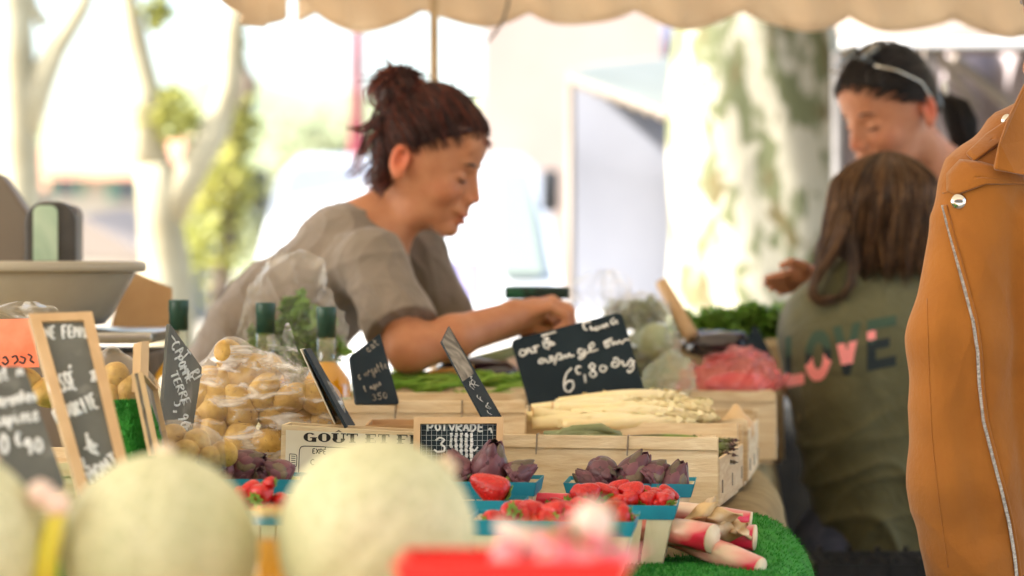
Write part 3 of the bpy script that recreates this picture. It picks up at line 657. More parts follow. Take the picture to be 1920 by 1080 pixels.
def smooth_pl(pl):
    if len(pl) < 3: return pl
    out = [pl[0]]
    for i in range(1, len(pl) - 1):
        a, b, c = pl[i - 1], pl[i], pl[i + 1]
        out += [a.lerp(b, .75), b.lerp((a + c) / 2, .12), b.lerp(c, .25)]
    return out + [pl[-1]]
def writing(name, pls, plane, r, m, parent, off=.0004):
    mb = MB()
    for pl in pls:
        pts = [plane.hit(v[0], v[1], off) for v in smooth_pl([Vector(v) for v in pl])]
        mb.tube(pts, r, 6, flat=plane.n)
    return obj(name, mb, m, parent)
def board(name, label, cat, corners, D3, m, frame=0, group=None, th=.004, fm='frame_wood', rnd_c=0):
    """corners px tl,tr,br,bl; D3 = depths of tl,tr,bl"""
    tl, tr, br, bl = corners; pl = Plane(P(*tl, D3[0]), P(*tr, D3[1]), P(*bl, D3[2]))
    C = [pl.hit(*c) for c in corners]; low = (C[2] + C[3]) / 2
    t = thing(name, label, cat, tuple(low), group)
    back = -pl.n * th
    if rnd_c:
        pts = []
        for i in range(4):
            a, b, c = C[i - 1], C[i], C[(i + 1) % 4]; u = (a - b).normalized() * rnd_c; w = (c - b).normalized() * rnd_c
            pts += [b + u, b + u * .3 + w * .3, b + w]
    else: pts = C
    s = obj('panel', MB().prism(pts, back), M[m], t, smooth=False)
    if frame:
        cc = sum(C, Vector()) / 4; fo = pl.n * .004
        for i in range(4):
            a, b = C[i], C[(i + 1) % 4]; ia = a + ((C[i - 1] - a).normalized() + (b - a).normalized()) * frame; ib = b + ((a - b).normalized() + (C[(i + 2) % 4] - b).normalized()) * frame
            obj('frame_bar', MB().prism([a + fo, b + fo, ib + fo, ia + fo], -pl.n * (th + .010)), M[fm], t, smooth=False)
    return t, pl

# ================================================================== THE STALL TABLE
YAW = R(-6)
def edgeX(y): return .352 + (y - 3.0) * .105           # right edge of the counter
ZT, ZB = .865, .90
t = thing('stall_counter', 'long market counter covered with burlap that falls over its right edge', 'counter', (-.4, 3.3, 0))
obj('tabletop', MB().prism([(-1.7, 2.25, ZT - .05), (edgeX(2.25) - .04, 2.25, ZT - .05), (edgeX(4.85) - .04, 4.85, ZT - .05), (-.2, 4.85, ZT - .05), (-.3, 4.1, ZT - .05), (-1.7, 4.1, ZT - .05)], (0, 0, .03)), M['wood'], t, smooth=False)
for x, y in ((-1.6, 2.4), (.15, 2.45), (-1.6, 4.0), (.3, 4.7), (-.7, 2.4), (-.8, 4.0)): obj('leg', MB().box((x, y, (ZT - .05) / 2), (.05, .05, ZT - .05)), M['wood'], t, smooth=False)
def cloth(u, v):
    y = 2.2 + 2.4 * v; ex = edgeX(y) + .008 * math.sin(y * 9); s = -1.85 + u * (1.85 + ex + .75)
    ym = 4.12 + .75 / (1 + math.exp(-(s + .24) * 60)); y = 2.2 + (ym - 2.2) * v
    zt = ZT + (ZB - ZT) * (1 / (1 + math.exp(-(y - 3.12) * 40)))
    if s <= ex - .05: return (s, y, zt + .0025 * math.sin(s * 31 + y * 17))
    k = s - (ex - .05); r = .05
    if k < r * 1.57: a = k / r; return (ex - .05 + r * math.sin(a), y, zt - r * (1 - math.cos(a)))
    d = k - r * 1.57
    return (ex + .022 * math.sin(y * 24 + 2 * d) * min(1, d * 4 + .15) + .028 * math.sin(y * 9 + 1.2) * min(1, d * 3) + .10 * min(d, .3) , y, zt - r - d)
mb = MB(); mb.grid(cloth, 170, 110); obj('burlap_cloth', mb, M['burlap'], t, solid=.003)
# green turf over the front corner
def turf(u, v):
    y = 2.3 + 1.02 * v; ex = edgeX(y) - .002 + (.0 if v < .8 else -.10 * ((v - .8) / .2) ** 2); s = -.9 + u * (.9 + ex + .07)
    zt = ZT + .009 + .004 * math.sin(s * 23) * math.sin(y * 19)
    zt += .042 * math.exp(-((min(s, ex - .03) - (ex - .03)) / .05) ** 2) * math.exp(-((y - 3.2) / .13) ** 2)
    if s <= ex - .05: return (s, y, zt)
    k = s - (ex - .05); r = .075; a = k / r
    return (ex - .05 + r * math.sin(a), y + .012 * math.sin(s * 40), zt - r * (1 - math.cos(a)))
mb = MB(); mb.grid(turf, 110, 70)
tf = obj('turf_mat', mb, M['turf'], None, solid=.007); tag(tf, 'green artificial turf mat rounding the front right corner of the counter', 'mat')
q_ = random.Random(3); mb = MB()
for _ in range(26000):
    u = q_.uniform(.45, .995); v = q_.uniform(.28, .998); p = Vector(turf(u, v)); p2 = Vector(turf(min(1, u + .01), v)); nrm = Vector((-(p2.z - p.z), 0, max(1e-4, abs(p2.x - p.x)))).normalized()
    p += nrm * .003; tip = p + nrm * .005 + Vector((q_.uniform(-1, 1), q_.uniform(-1, 1), 0)) * .003; w = Vector((q_.uniform(-1, 1), q_.uniform(-1, 1), 0)).normalized() * .0011
    mb.add([p - w, p + w, tip], [(0, 1, 2)])
bl_ = obj('turf_pile', mb, M['turf'], tf, smooth=False, fix=False); bl_['kind'] = 'stuff'

# ------------------------------------------------------------------ crates
def crate(label, right_px, D, zb, w, d, h, yaw=YAW, splits=(.33, .67), two=False, name='wooden_crate', group=None, tilt=0, flare=.015, sh=.86):
    X = (right_px - 960) / FPX * D
    t = thing(name, label, 'crate', (X, D, zb), group, rz=yaw); th = .005
    def loc(n_, mb, m, par=t, bv=0): return obj(n_, mb, m, par, smooth=False, local=True, bevel=bv)
    zs = [(.012, h - .0)] if not two else [(.012, h * .46), (h * .54, h)]
    for (z0, z1) in zs:
        pf = loc('front_panel', MB().box((-w / 2, 0, (z0 + z1) / 2), (w, th, z1 - z0)), M['wood'], bv=.001)
        if (z1 == h):
            loc('rim_strip', MB().box((-w / 2, -th * .9, h - .008), (w, th * .7, .018)), M['wood'], pf, bv=.0008)
            s = MB()
            for k in splits: s.tube([(-w * k, -th * 1.4, h + .002), (-w * k - .001, -th * 1.5, h - .026)], .0011, 6); s.tube([(-w * k, -th * 1.4, h + .0015), (-w * k, th, h + .0015)], .001, 6)
            loc('staple', s, M['staple'], pf)
        loc('back_panel', MB().box((-w / 2, d, (z0 + z1) / 2), (w, th, z1 - z0)), M['wood'], bv=.001)
    for x in (-.004, -w + .004):
        sp = MB().prism([(x, th, .012), (x, d - th, .012), (x, d - th, h * sh), (x, th, h * sh)], (.005, 0, 0)); o = loc('side_panel', sp, M['wood'], bv=.001)
        if x > -.01:
            s = MB()
            for yy in (.03, d * .5, d - .03):
                for zz in (h * .25,): s.tube([(x + .0062, yy, zz), (x + .0062, yy + .001, zz + .018)], .0009, 6)
            loc('staple', s, M['staple'], o)
    loc('base', MB().box((-w / 2, d / 2, .008), (w - .012, d - .012, .008)), M['wood'])
    for x in (-.016, -w + .016):
        for y in (.012, d - .012): loc('corner_post', MB().prism([(x - .013, y - .006, .012), (x + .010, y - .006, .012), (x + .010, y + .006, .012)], (0, 0, h - .01)), M['wood'])
    return t
crate('bare wooden veneer crate right of centre that the two artichoke punnets lean before', 1347, 3.30, .905, .375, .29, .104, yaw=R(-12), sh=.72)
crate('wooden crate with white asparagus heaped on it', 1402, 3.66, .905, .325, .27, .104, splits=(.5,), yaw=R(-9))
crate('deep wooden crate at the right under the pink bag', 1455, 4.12, .900, .36, .30, .128, splits=(.5,), two=False)
crate('wooden crate behind the printed crate left of the big slate', 985, 3.62, .905, .285, .24, .135, splits=(.33, .68), two=True, yaw=R(-2))
crate('wooden crate with green beans below the forearm of the vendor', 1003, 4.0, .900, .23, .26, .14, splits=(.45,), yaw=R(-2))
crate('wooden crate at the back right holding leafy greens', 1440, 4.46 - .02, .86, .40, .26, .19, splits=(.5,), yaw=R(-4))
crate('wooden crate holding the potato bag, mostly hidden', 655, 3.26, .90, .235, .26, .05, splits=(.5,), yaw=R(0))
crate('wooden crate under the bag of basil behind the bottles', 660, 3.86, .90, .24, .22, .13, splits=(.5,), yaw=R(0))
# cardboard box between
t = thing('cardboard_box', 'small open cardboard box behind the printed crate', 'box', tuple(P(735, 830, 3.42)), rz=0)
v = P(735, 800, 3.42); obj('front_panel', MB().box((v.x, 3.42, v.z - .035), (.075, .003, .075)), M['cardboard'], t, smooth=False)
obj('side_panel', MB().box((v.x + .036, 3.48, v.z - .035), (.003, .12, .075)), M['cardboard'], t, smooth=False)
obj('side_panel', MB().box((v.x - .036, 3.48, v.z - .035), (.003, .12, .075)), M['cardboard'], t, smooth=False)
obj('back_panel', MB().box((v.x, 3.54, v.z - .035), (.075, .003, .075)), M['cardboard'], t, smooth=False)
obj('base', MB().box((v.x, 3.48, v.z - .071), (.07, .116, .003)), M['cardboard'], t, smooth=False)

# printed crate GOUT ET FRA...
t, pl = board('printed_crate', 'crate end with a cream paper label printed GOÛT ET FRA', 'crate', [(528, 797), (800, 812), (800, 945), (524, 930)], (3.17, 3.165, 3.17), 'wood', th=.006)
tl, tr_, br, bl0 = [pl.hit(*c, .0012) for c in [(536, 806), (786, 818), (786, 940), (534, 928)]]
lb = obj('paper_label', MB().prism([tl, tr_, br, bl0], -pl.n * .0008), M['paper'], t, smooth=False)
cs = [pl.hit(*c) for c in [(528, 797), (800, 812), (800, 945), (524, 930)]]
back = Vector((.004, .055, 0))
obj('side_panel', MB().prism([cs[1] - pl.n * .006, cs[1] - pl.n * .006 + back, cs[2] - pl.n * .006 + back, cs[2] - pl.n * .006], (-.005, 0, 0)), M['wood'], t, smooth=False)
obj('side_panel', MB().prism([cs[0] - pl.n * .006, cs[0] - pl.n * .006 + back, cs[3] - pl.n * .006 + back, cs[3] - pl.n * .006], (.005, 0, 0)), M['wood'], t, smooth=False)
obj('back_panel', MB().prism([cs[0] + back, cs[1] + back, cs[2] + back, cs[3] + back], (0, .005, 0)), M['wood'], t, smooth=False)
def serif(ch, x, y, w, h, dy=0):
    """bold serif capitals as polygons in picture units (y down)"""
    T, S = w * .34, h * .10; o = []
    def bx(a, b, c, d): o.append([(a, b + (a - x) * dy), (c, b + (c - x) * dy), (c, d + (c - x) * dy), (a, d + (a - x) * dy)])
    def arc(cx, cy, a0, a1, n=14):
        for i in range(n):
            t0, t1 = a0 + (a1 - a0) * i / n, a0 + (a1 - a0) * (i + 1) / n; pts = []
            for tt, k in ((t0, 1), (t1, 1), (t1, 0), (t0, 0)):
                rx = w * .5 if k else w * .5 - T * (.35 + .65 * abs(math.cos(tt))); ry = h * .5 if k else h * .5 - S * 1.1
                px = cx + rx * math.cos(tt); pts.append((px, cy + ry * math.sin(tt) + (px - x) * dy))
            o.append(pts)
    if ch in 'OG':
        if ch == 'O': arc(x + w / 2, y + h / 2, 0, 2 * math.pi, 24)
        else: arc(x + w / 2, y + h / 2, R(35), R(318), 22); bx(x + w * .66, y + h * .52, x + w, y + h); bx(x + w * .52, y + h * .5, x + w * 1.08, y + h * .59)
    if ch in 'UÛ':
        bx(x + w * .06, y, x + w * .06 + T, y + h * .7); bx(x + w * .82, y, x + w * .92, y + h * .7); bx(x - w * .06, y, x + w * .5, y + S); bx(x + w * .68, y, x + w * 1.06, y + S)
        arc(x + w / 2, y + h * .58, 0, math.pi, 12)
        if ch == 'Û': o.append([(x + w * .2, y - h * .08), (x + w * .5, y - h * .34), (x + w * .8, y - h * .08), (x + w * .5, y - h * .2)])
    if ch == 'T': bx(x, y, x + w, y + S); bx(x + w / 2 - T / 2, y, x + w / 2 + T / 2, y + h); bx(x + w * .2, y + h - S, x + w * .8, y + h); bx(x, y, x + S, y + h * .28); bx(x + w - S, y, x + w, y + h * .28)
    if ch in 'EF':
        bx(x + w * .1, y, x + w * .1 + T, y + h); bx(x, y, x + w * .95, y + S); bx(x, y + h * .46, x + w * .75, y + h * .46 + S); bx(x + w * .95 - S, y, x + w * .95, y + h * .28)
        if ch == 'E': bx(x, y + h - S, x + w * .95, y + h); bx(x + w * .95 - S, y + h * .72, x + w * .95, y + h)
        else: bx(x, y + h - S, x + w * .6, y + h)
    if ch == 'R':
        bx(x + w * .08, y, x + w * .08 + T, y + h); bx(x, y, x + w * .6, y + S); bx(x + w * .2, y + h * .46, x + w * .6, y + h * .46 + S); bx(x, y + h - S, x + w * .55, y + h); bx(x + w * .6, y, x + w * .9, y + h * .52)
        o.append([(x + w * .4, y + h * .5), (x + w * .72, y + h * .5), (x + w * 1.08, y + h), (x + w * .74, y + h)])
    if ch == 'A':
        o.append([(x + w * .42, y), (x + w * .62, y), (x + w, y + h), (x + w * .66, y + h)]); o.append([(x + w * .42, y), (x + w * .52, y), (x + w * .14, y + h), (x + w * .04, y + h)])
        bx(x + w * .22, y + h * .62, x + w * .8, y + h * .62 + S); bx(x - w * .06, y + h - S, x + w * .28, y + h); bx(x + w * .56, y + h - S, x + w * 1.08, y + h)
    return o
mb = MB(); x = 569; SL = (812 - 797) / 272
for ch in 'GOÛT ET FRA':
    w = 24 if ch in 'GOÛ' else 21
    if ch != ' ':
        for poly in serif(ch, x, 811 + (x - 569) * SL * .4, w, 17, SL * .4): mb.prism([pl.hit(a, b, .0016) for a, b in poly], -pl.n * .0005)
    x += (w + 3) if ch != ' ' else 11
obj('lettering', mb, M['ink'], t, smooth=False)
box_ = [(786, 847), (572, 836), (564, 838), (561, 845), (559, 930)]
wl = words('EXPÉ', (585, 850), (612, 851.5), 9, 0) + words('C', (581, 872), (591, 872), 11, 0)
writing('printed_border', [box_] + wl, pl, .0006, M['ink'], t, .0012)
st_ = [[(543, 851), (557, 852), (556, 876), (542, 875), (543, 851)]] + [[(546, 855 + i * 4), (554, 855.6 + i * 4)] for i in range(5)]
writing('stamp', st_, pl, .0005, M['ink'], t, .0012)

# ------------------------------------------------------------------ boards
t, pl = board('price_slate', 'large tilted slate chalked asperge 6€,80 standing in the white asparagus', 'price slate', [(957, 638), (1165, 585), (1216, 756), (1000, 790)], (3.81, 3.80, 3.77), 'slate', rnd_c=.008, th=.003)
S = [[(988, 662), (982, 656), (976, 657), (974, 664), (979, 668), (987, 663), (991, 658)], [(990, 660), (987, 655), (993, 654), (997, 662), (1002, 660), (1004, 652)], [(1003, 648), (1005, 662)], [(998, 652), (1011, 648)],
     [(1018, 640), (1021, 652), (1031, 654)], [(1015, 630), (1043, 622)], [(1019, 636), (1030, 633), (1021, 644), (1033, 641), (1026, 650), (1042, 645), (1030, 640)],
     [(1093, 608), (1096, 617), (1102, 619)], [(1092, 606), (1108, 603)], [(1107, 611), (1109, 619), (1114, 616)], [(1118, 612), (1115, 618), (1121, 619), (1124, 611), (1126, 617)], [(1129, 616), (1130, 608), (1134, 615), (1137, 606), (1141, 613)], [(1152, 596), (1144, 603), (1150, 609), (1156, 600), (1158, 608)],
     [(1020, 673), (1012, 674), (1010, 680), (1017, 681), (1023, 673), (1026, 680), (1034, 677), (1030, 669), (1036, 668), (1038, 678)], [(1040, 684), (1044, 665), (1050, 663), (1054, 669), (1046, 675), (1056, 672), (1060, 665), (1062, 672)], [(1064, 671), (1067, 662), (1070, 669), (1077, 666)], [(1092, 655), (1085, 655), (1084, 662), (1092, 664), (1097, 654), (1097, 668), (1088, 674), (1084, 670), (1100, 662), (1108, 658)],
     [(1106, 654), (1115, 648), (1112, 642), (1104, 648), (1107, 660), (1122, 655)], [(1133, 640), (1136, 652), (1144, 648), (1138, 643), (1146, 638), (1150, 648), (1153, 640), (1157, 646), (1161, 638), (1166, 645), (1172, 636), (1181, 638)], [(1132, 642), (1148, 634)],
     [(1072, 690), (1062, 700), (1057, 718), (1060, 733), (1069, 735), (1076, 725), (1074, 714), (1064, 715), (1059, 722)], [(1090, 688), (1083, 687), (1079, 693), (1083, 701), (1089, 700)], [(1096, 702), (1098, 718)],
     [(1112, 693), (1104, 688), (1109, 681), (1116, 685), (1112, 694), (1105, 701), (1112, 708), (1119, 702), (1112, 693)], [(1134, 686), (1126, 686), (1125, 695), (1133, 697), (1138, 690), (1134, 686)],
     [(1158, 680), (1149, 678), (1147, 687), (1156, 688), (1163, 680), (1157, 671), (1150, 673)], [(1166, 676), (1170, 687), (1176, 684), (1181, 675)], [(1182, 672), (1188, 680), (1188, 692), (1180, 699), (1176, 694)], [(1180, 690), (1190, 676)]]
writing('chalk_writing', S, pl, .0018, M['chalk'], t)

t, pl = board('framed_chalkboard', 'small squared chalkboard reading POIVRADE in a pale wood frame', 'chalkboard', [(776, 784), (944, 783), (941, 905), (774, 900)], (3.135, 3.135, 3.11), 'slate', frame=.0085)
gr = [[(790 + i * 9.6, 795), (790 + i * 9.4, 893)] for i in range(15)] + [[(789, 797 + i * 9.6), (930, 797 + i * 9.6)] for i in range(11)]
writing('grid_lines', gr, pl, .0003, mat('grid_line', (.32, .36, .37), rough=.8), t, .0002)
W = words('POIVRADE', (800, 808), (908, 809), 15, .08)
W += [[(817, 826), (824, 820), (834, 824), (826, 833), (834, 838), (833, 846), (820, 848), (814, 843)]]
q_ = random.Random(5)
for i in range(6):
    for j in range(7):
        x0, y0 = 842 + i * 9.5, 812 + j * 9.6
        if (i in (0, 5) and q_.random() < .45): continue
        for k in range(3): W.append([(x0 + q_.uniform(0, 2), y0 + 1.5 + k * 2.6), (x0 + q_.uniform(5.5, 7.5), y0 + 1.5 + k * 2.6)])
W += words('canon', (796, 893), (842, 896), 9, .1) + [[(880, 840), (890, 846), (896, 838)], [(916, 806), (920, 802), (922, 812)]]
writing('chalk_writing', W, pl, .0013, M['chalk'], t)

t, pl = board('framed_chalkboard', 'tall leaning framed chalkboard at the left reading CASSÉ FAVORITE', 'chalkboard', [(54, 592), (172, 588), (247, 905), (150, 935)], (2.72, 2.74, 2.58), 'slate_grey', frame=.0115)
W = words('UNE FEMME', (72, 636), (172, 632), 22, .08) + words('CASSÉ', (96, 742), (146, 728), 34, .06) + words('»', (160, 720), (170, 715), 20) + [[(170, 696), (176, 704), (173, 716)], [(176, 694), (182, 704), (178, 716)]]
W += words('FAVORITE', (108, 795), (186, 762), 27, .06) + words('à4', (146, 868), (190, 842), 30) + [[(162, 812), (168, 846), (186, 852)], [(158, 842), (180, 832)], [(152, 880), (146, 866), (154, 858), (160, 880), (168, 874)]] + words('MONT', (170, 905), (226, 868), 24)
writing('chalk_writing', W, pl, .0019, M['chalk'], t)

t, pl = board('price_slate', 'grey slate at the far left edge chalked with 0€90', 'price slate', [(-70, 690), (46, 686), (124, 915), (-30, 930)], (2.5, 2.52, 2.42), 'slate_grey', rnd_c=.006)
W = words('melon', (-20, 716), (46, 704), 22, .1) + words('charentes', (-20, 768), (70, 752), 26, .1) + words('lapiece', (-8, 800), (74, 786), 24, .1) + words('0', (2, 854), (20, 852), 40) + words('€', (28, 838), (44, 836), 26) + words('90', (46, 852), (84, 848), 28)
writing('chalk_writing', W, pl, .0021, M['chalk'], t)

t, pl = board('price_slate', 'narrow slate chalked POMME TERRE 5,90 in front of the left bottle', 'price slate', [(318, 606), (379, 690), (360, 815), (302, 797)], (3.05, 3.25, 3.0), 'slate_grey', rnd_c=.004)
W = words('CAT', (318, 650), (346, 678), 19) + words('POMME', (327, 672), (352, 720), 15) + words('TERRE', (318, 700), (346, 762), 14) + words('RI', (356, 700), (366, 716), 18) + words('5,90', (324, 752), (340, 806), 20) + words('€', (344, 800), (352, 808), 14) + [[(322, 630), (330, 640), (324, 648)]]
writing('chalk_writing', W, pl, .0016, M['chalk'], t)

t, pl = board('price_slate', 'small dark slate between the right oil bottle and the forearm', 'price slate', [(656, 668), (713, 625), (749, 757), (668, 757)], (3.55, 3.62, 3.5), 'slate', rnd_c=.004)
W = words('cat', (690, 662), (712, 644), 13) + words('courgette', (672, 712), (728, 690), 14, .12) + words('longue', (684, 735), (716, 722), 11, .12) + words('350', (698, 752), (728, 746), 12)
writing('chalk_writing', W, pl, .0012, M['slate_worn'], t)

t, pl = board('price_slate', 'scratched metal grey slate blade leaning steeply behind the squared chalkboard', 'price slate', [(828, 640), (842, 611), (941, 781), (906, 784)], (3.40, 3.46, 3.30), 'slate', th=.003)
q_ = random.Random(9); W = []
for i in range(26):
    k = q_.random(); x0 = 836 + 80 * k + q_.uniform(-4, 10); y0 = 640 + 130 * k; W.append([(x0, y0), (x0 + q_.uniform(-3, 3), y0 + 4), (x0 + q_.uniform(4, 9), y0 + q_.uniform(6, 15))])
writing('chalk_writing', W, pl, .0007, M['chalk'], t)
a = [pl.hit(*c, .0008) for c in [(829, 640), (842, 613), (889, 700), (868, 715)]]
obj('chalk_smear', MB().prism(a, -pl.n * .0006), M['slate_worn'], t, smooth=False)
t, pl = board('price_slate', 'thin dark slate seen edge on leaning against the potatoes', 'price slate', [(568, 656), (578, 655), (662, 800), (646, 803)], (3.24, 3.35, 3.20), 'slate', th=.004)
t, pl = board('price_card', 'pale card edge leaning beside the edge on slate by the potatoes', 'card', [(562, 655), (569, 654), (640, 790), (626, 795)], (3.26, 3.36, 3.22), 'paper', th=.002)
t, pl = board('framed_chalkboard', 'wood framed chalkboard seen nearly edge on beside the turf mound', 'chalkboard', [(252, 700), (280, 730), (306, 852), (284, 853)], (2.85, 3.0, 2.83), 'slate_worn', frame=.003)
o = obj('price_stake', MB().prism([P(250, 645, 2.95), P(265, 640, 2.95), P(262, 735, 2.93), P(247, 735, 2.93)], (.008, .012, 0)), M['frame_wood'], None, smooth=False); tag(o, 'short pale wooden stake standing behind the edge on chalkboard', 'stake')
t, pl = board('price_card', 'orange red card with curly black writing at the left edge', 'card', [(-60, 600), (56, 597), (74, 688), (-60, 692)], (3.0, 3.0, 2.97), 'redcard', th=.001)
W = [[(5, 672), (10, 668), (16, 678), (10, 684), (4, 679)], [(22, 670), (30, 666), (34, 676), (26, 682)], [(38, 668), (48, 672), (44, 682), (36, 678)], [(52, 664), (60, 668), (56, 676), (64, 680)], [(-5, 682), (4, 690)]]
writing('ink_writing', W, pl, .0012, M['ink'], t)
o = obj('cardboard_sheet', MB().prism([P(238, 505, 4.2), P(322, 540, 4.2), P(322, 622, 4.2), P(205, 622, 4.2)], (0, .006, 0)), M['cardboard'], None, smooth=False); tag(o, 'tan cardboard sheet standing upright behind the basin', 'cardboard')

# ------------------------------------------------------------------ scale with basin
D = 3.85; v = P(90, 618, D)
t = thing('market_scale', 'market scale with steel pan and dark rounded display heads', 'scale', (v.x, D, .90))
obj('pan', MB().box((v.x, D, P(0, 628, D).z), (.378, .30, .018)), M['steel'], t, bevel=.004)
obj('pan_support', MB().box((v.x, D, P(0, 646, D).z), (.06, .06, .02)), M['darkgrey'], t)
obj('body', MB().box((v.x, D, (P(0, 655, D).z + .9) / 2), (.36, .28, P(0, 655, D).z - .9)), M['browngrey'], t, bevel=.008)
def arch(px0, px1, py0, py1, D, dep, rr, n=10):
    a, b_ = P(px0, py1, D), P(px1, py0, D); pts = [(a.x, D, a.z), (b_.x, D, a.z)]; r = (b_.x - a.x) / 2 * rr
    for i in range(n + 1):
        an = math.pi / 2 * i / n; pts.append((b_.x - r + r * math.cos(an), D, b_.z - r + r * math.sin(an)))
    for i in range(n + 1):
        an = math.pi / 2 + math.pi / 2 * i / n; pts.append((a.x + r + r * math.cos(an), D, b_.z - r + r * math.sin(an)))
    return MB().prism(pts, (0, dep, 0))
D2 = 4.12
h_ = obj('display_head', arch(46, 142, 378, 500, D2, .05, .8), M['darkgrey'], t, bevel=.004, smooth=False)
obj('screen', arch(62, 108, 385, 489, D2 - .004, .003, .6), M['screen'], h_, smooth=False)
obj('display_side', arch(104, 146, 384, 500, D2 + .03, .05, .9), M['browngrey'], t, smooth=False)
obj('display_column', MB().box((P(80, 0, D2).x, D2 + .02, (P(0, 500, D2).z + .9) / 2), (.04, .04, P(0, 500, D2).z - .9)), M['darkgrey'], t)
o = obj('tilted_housing', MB().prism([P(-60, 300, 4.3), P(4, 330, 4.3), P(52, 400, 4.3), P(48, 500, 4.3), P(-60, 500, 4.3)], (0, .06, 0)), M['browngrey'], None, smooth=False, bevel=.006); tag(o, 'brown sloping casing cut by the left edge above the basin', 'casing')
v = P(18, 0, D); zr = P(0, 491, D).z
t = thing('basin', 'round grey plastic basin standing on the scale pan', 'basin', (v.x, D, zr - .103))
zb = zr - .1035
obj('bowl', MB().lathe([(0.001, zb + .004), (.150, zb + .004), (.163, zb + .02), (.198, zr - .02), (.200, zr - .006), (.205, zr - .004), (.212, zr - .016), (.216, zr - .013), (.215, zr - .001), (.208, zr + .001), (.196, zr - .001), (.192, zr - .02), (.156, zb + .02), (.146, zb + .010), (.001, zb + .010)], 64, (v.x, D, 0)), M['basin'], t)
# stack that carries the scale
crate('wooden crate under the scale at the left back', 330, 3.68, .865, .52, .34, .035, yaw=0, splits=(.5,))

# ------------------------------------------------------------------ bottles
def bottle(px, pyc, D, label, group='oil bottles with green caps'):
    v = P(px, pyc, D); s = D / FPX; t = thing('oil_bottle', label, 'bottle', (v.x, D, .905), group); z = v.z; c = (v.x, D, 0)
    obj('cap', MB().lathe([(.001, z), (18 * s, z), (19 * s, z - 3 * s), (19 * s, z - 22 * s), (18 * s, z - 24 * s), (18.2 * s, z - 57 * s), (.001, z - 57 * s)], 28, c), M['cap'], t)
    zn = z - 56 * s
    obj('glass', MB().lathe([(.001, .908), (.036, .908), (.040, .914), (.040, z - 150 * s), (.036, z - 135 * s), (.026, z - 118 * s), (20 * s, z - 104 * s), (17 * s, z - 95 * s), (17 * s, zn), (.001, zn)], 36, c), M['glass'], t)
    obj('oil', MB().lathe([(.001, .912), (.0375, .912), (.0375, z - 150 * s), (.0335, z - 135 * s), (.0235, z - 118 * s), (17 * s, z - 104 * s), (.001, z - 103 * s)], 30, c), M['oil'], t)
    lb = MB(); n = 20; z0, z1 = .93, z - 168 * s
    lb.grid(lambda u, w: (v.x + .0404 * math.cos(R(200 + 140 * u)), D + .0404 * math.sin(R(200 + 140 * u)), z0 + (z1 - z0) * w), n, 2)
    l_ = obj('label', lb, M['label'], t, solid=.0004)
    tx = MB()
    for k, ww in ((0, 60), (1, 90), (2, 70)):
        zz = z1 - .012 - k * .014
        for j in range(int(ww / 9)):
            a = R(270 - ww / 2 + j * 9); tx.tube([(v.x + .0408 * math.cos(a), D + .0408 * math.sin(a), zz), (v.x + .0408 * math.cos(a + .05), D + .0408 * math.sin(a + .05), zz + (.006 if j % 2 else .003)), (v.x + .0408 * math.cos(a + .09), D + .0408 * math.sin(a + .09), zz)], .0006, 5)
    obj('label_print', tx, M['ink'], l_)
bottle(335, 562, 3.72, 'oil bottle half hidden behind the POMME slate, leftmost of the three')
bottle(498, 567, 3.72, 'oil bottle rising behind the potato bag, middle of the three')
bottle(612, 575, 3.66, 'oil bottle with golden oil in view beside the small dark slate, rightmost of the three')

# ================================================================== PRODUCE
q_ = random.Random(21)
def rrot(): return (q_.uniform(0, 6.28), q_.uniform(0, 6.28), q_.uniform(0, 6.28))
# potatoes
def potato(seed):
    q = random.Random(seed); n, m = 20, 14; mb = MB(); a, b, c = [q.uniform(.5, 3) for _ in range(3)]
    mb.grid(lambda u, v: tuple(Vector((math.sin(math.pi * max(.001, min(.999, v))) * math.cos(2 * math.pi * u) * 1.0, math.sin(math.pi * max(.001, min(.999, v))) * math.sin(2 * math.pi * u) * .85, math.cos(math.pi * v) * 1.18)) * (1 + .05 * math.sin(2 * math.pi * u * 2 + a) * math.sin(math.pi * v) + .04 * math.sin(v * 7 + b))), n, m)
    o = obj('potato', mb, M['potato'], None, local=True); tag(o, 'x', 'potato'); return o
pots = [Place(potato(i)) for i in range(3)]
PT_ = [(432, 668, 30), (468, 702, 36), (425, 722, 32), (372, 742, 31), (399, 755, 33), (446, 766, 40), (517, 773, 33), (549, 747, 33), (598, 752, 35), (568, 790, 27), (612, 790, 26), (452, 824, 30), (506, 832, 31), (372, 786, 30), (405, 806, 30), (494, 735, 28), (395, 716, 28)]
pot_bag = []
for i, (px, py, r) in enumerate(PT_):
    D = 3.31 + (.03 if py < 735 else 0) + q_.uniform(-.008, .012) - (.02 if py > 810 else 0); v = P(px, py, D)
    lab = 'smooth yellow potato inside the knotted clear bag'
    o = pots[i % 3](v, (q_.uniform(-.6, .6) + 1.2 * (px > 500), q_.uniform(0, 3), q_.uniform(0, 3)), lab, 'potatoes in the clear bag', (r / FPX * D * q_.uniform(.98, 1.16), r / FPX * D * q_.uniform(.95, 1.12), r / FPX * D * q_.uniform(1., 1.2))); pot_bag.append((npv(v), r / FPX * D))
for i, (px, py) in enumerate([(440, 700), (480, 760), (400, 780), (560, 770), (520, 810), (440, 800), (590, 770), (500, 700)]):
    D = 3.38; v = P(px, py, D); o = pots[i % 3](v, rrot(), 'smooth yellow potato inside the knotted clear bag', 'potatoes in the clear bag', .024); pot_bag.append((npv(v), .024))
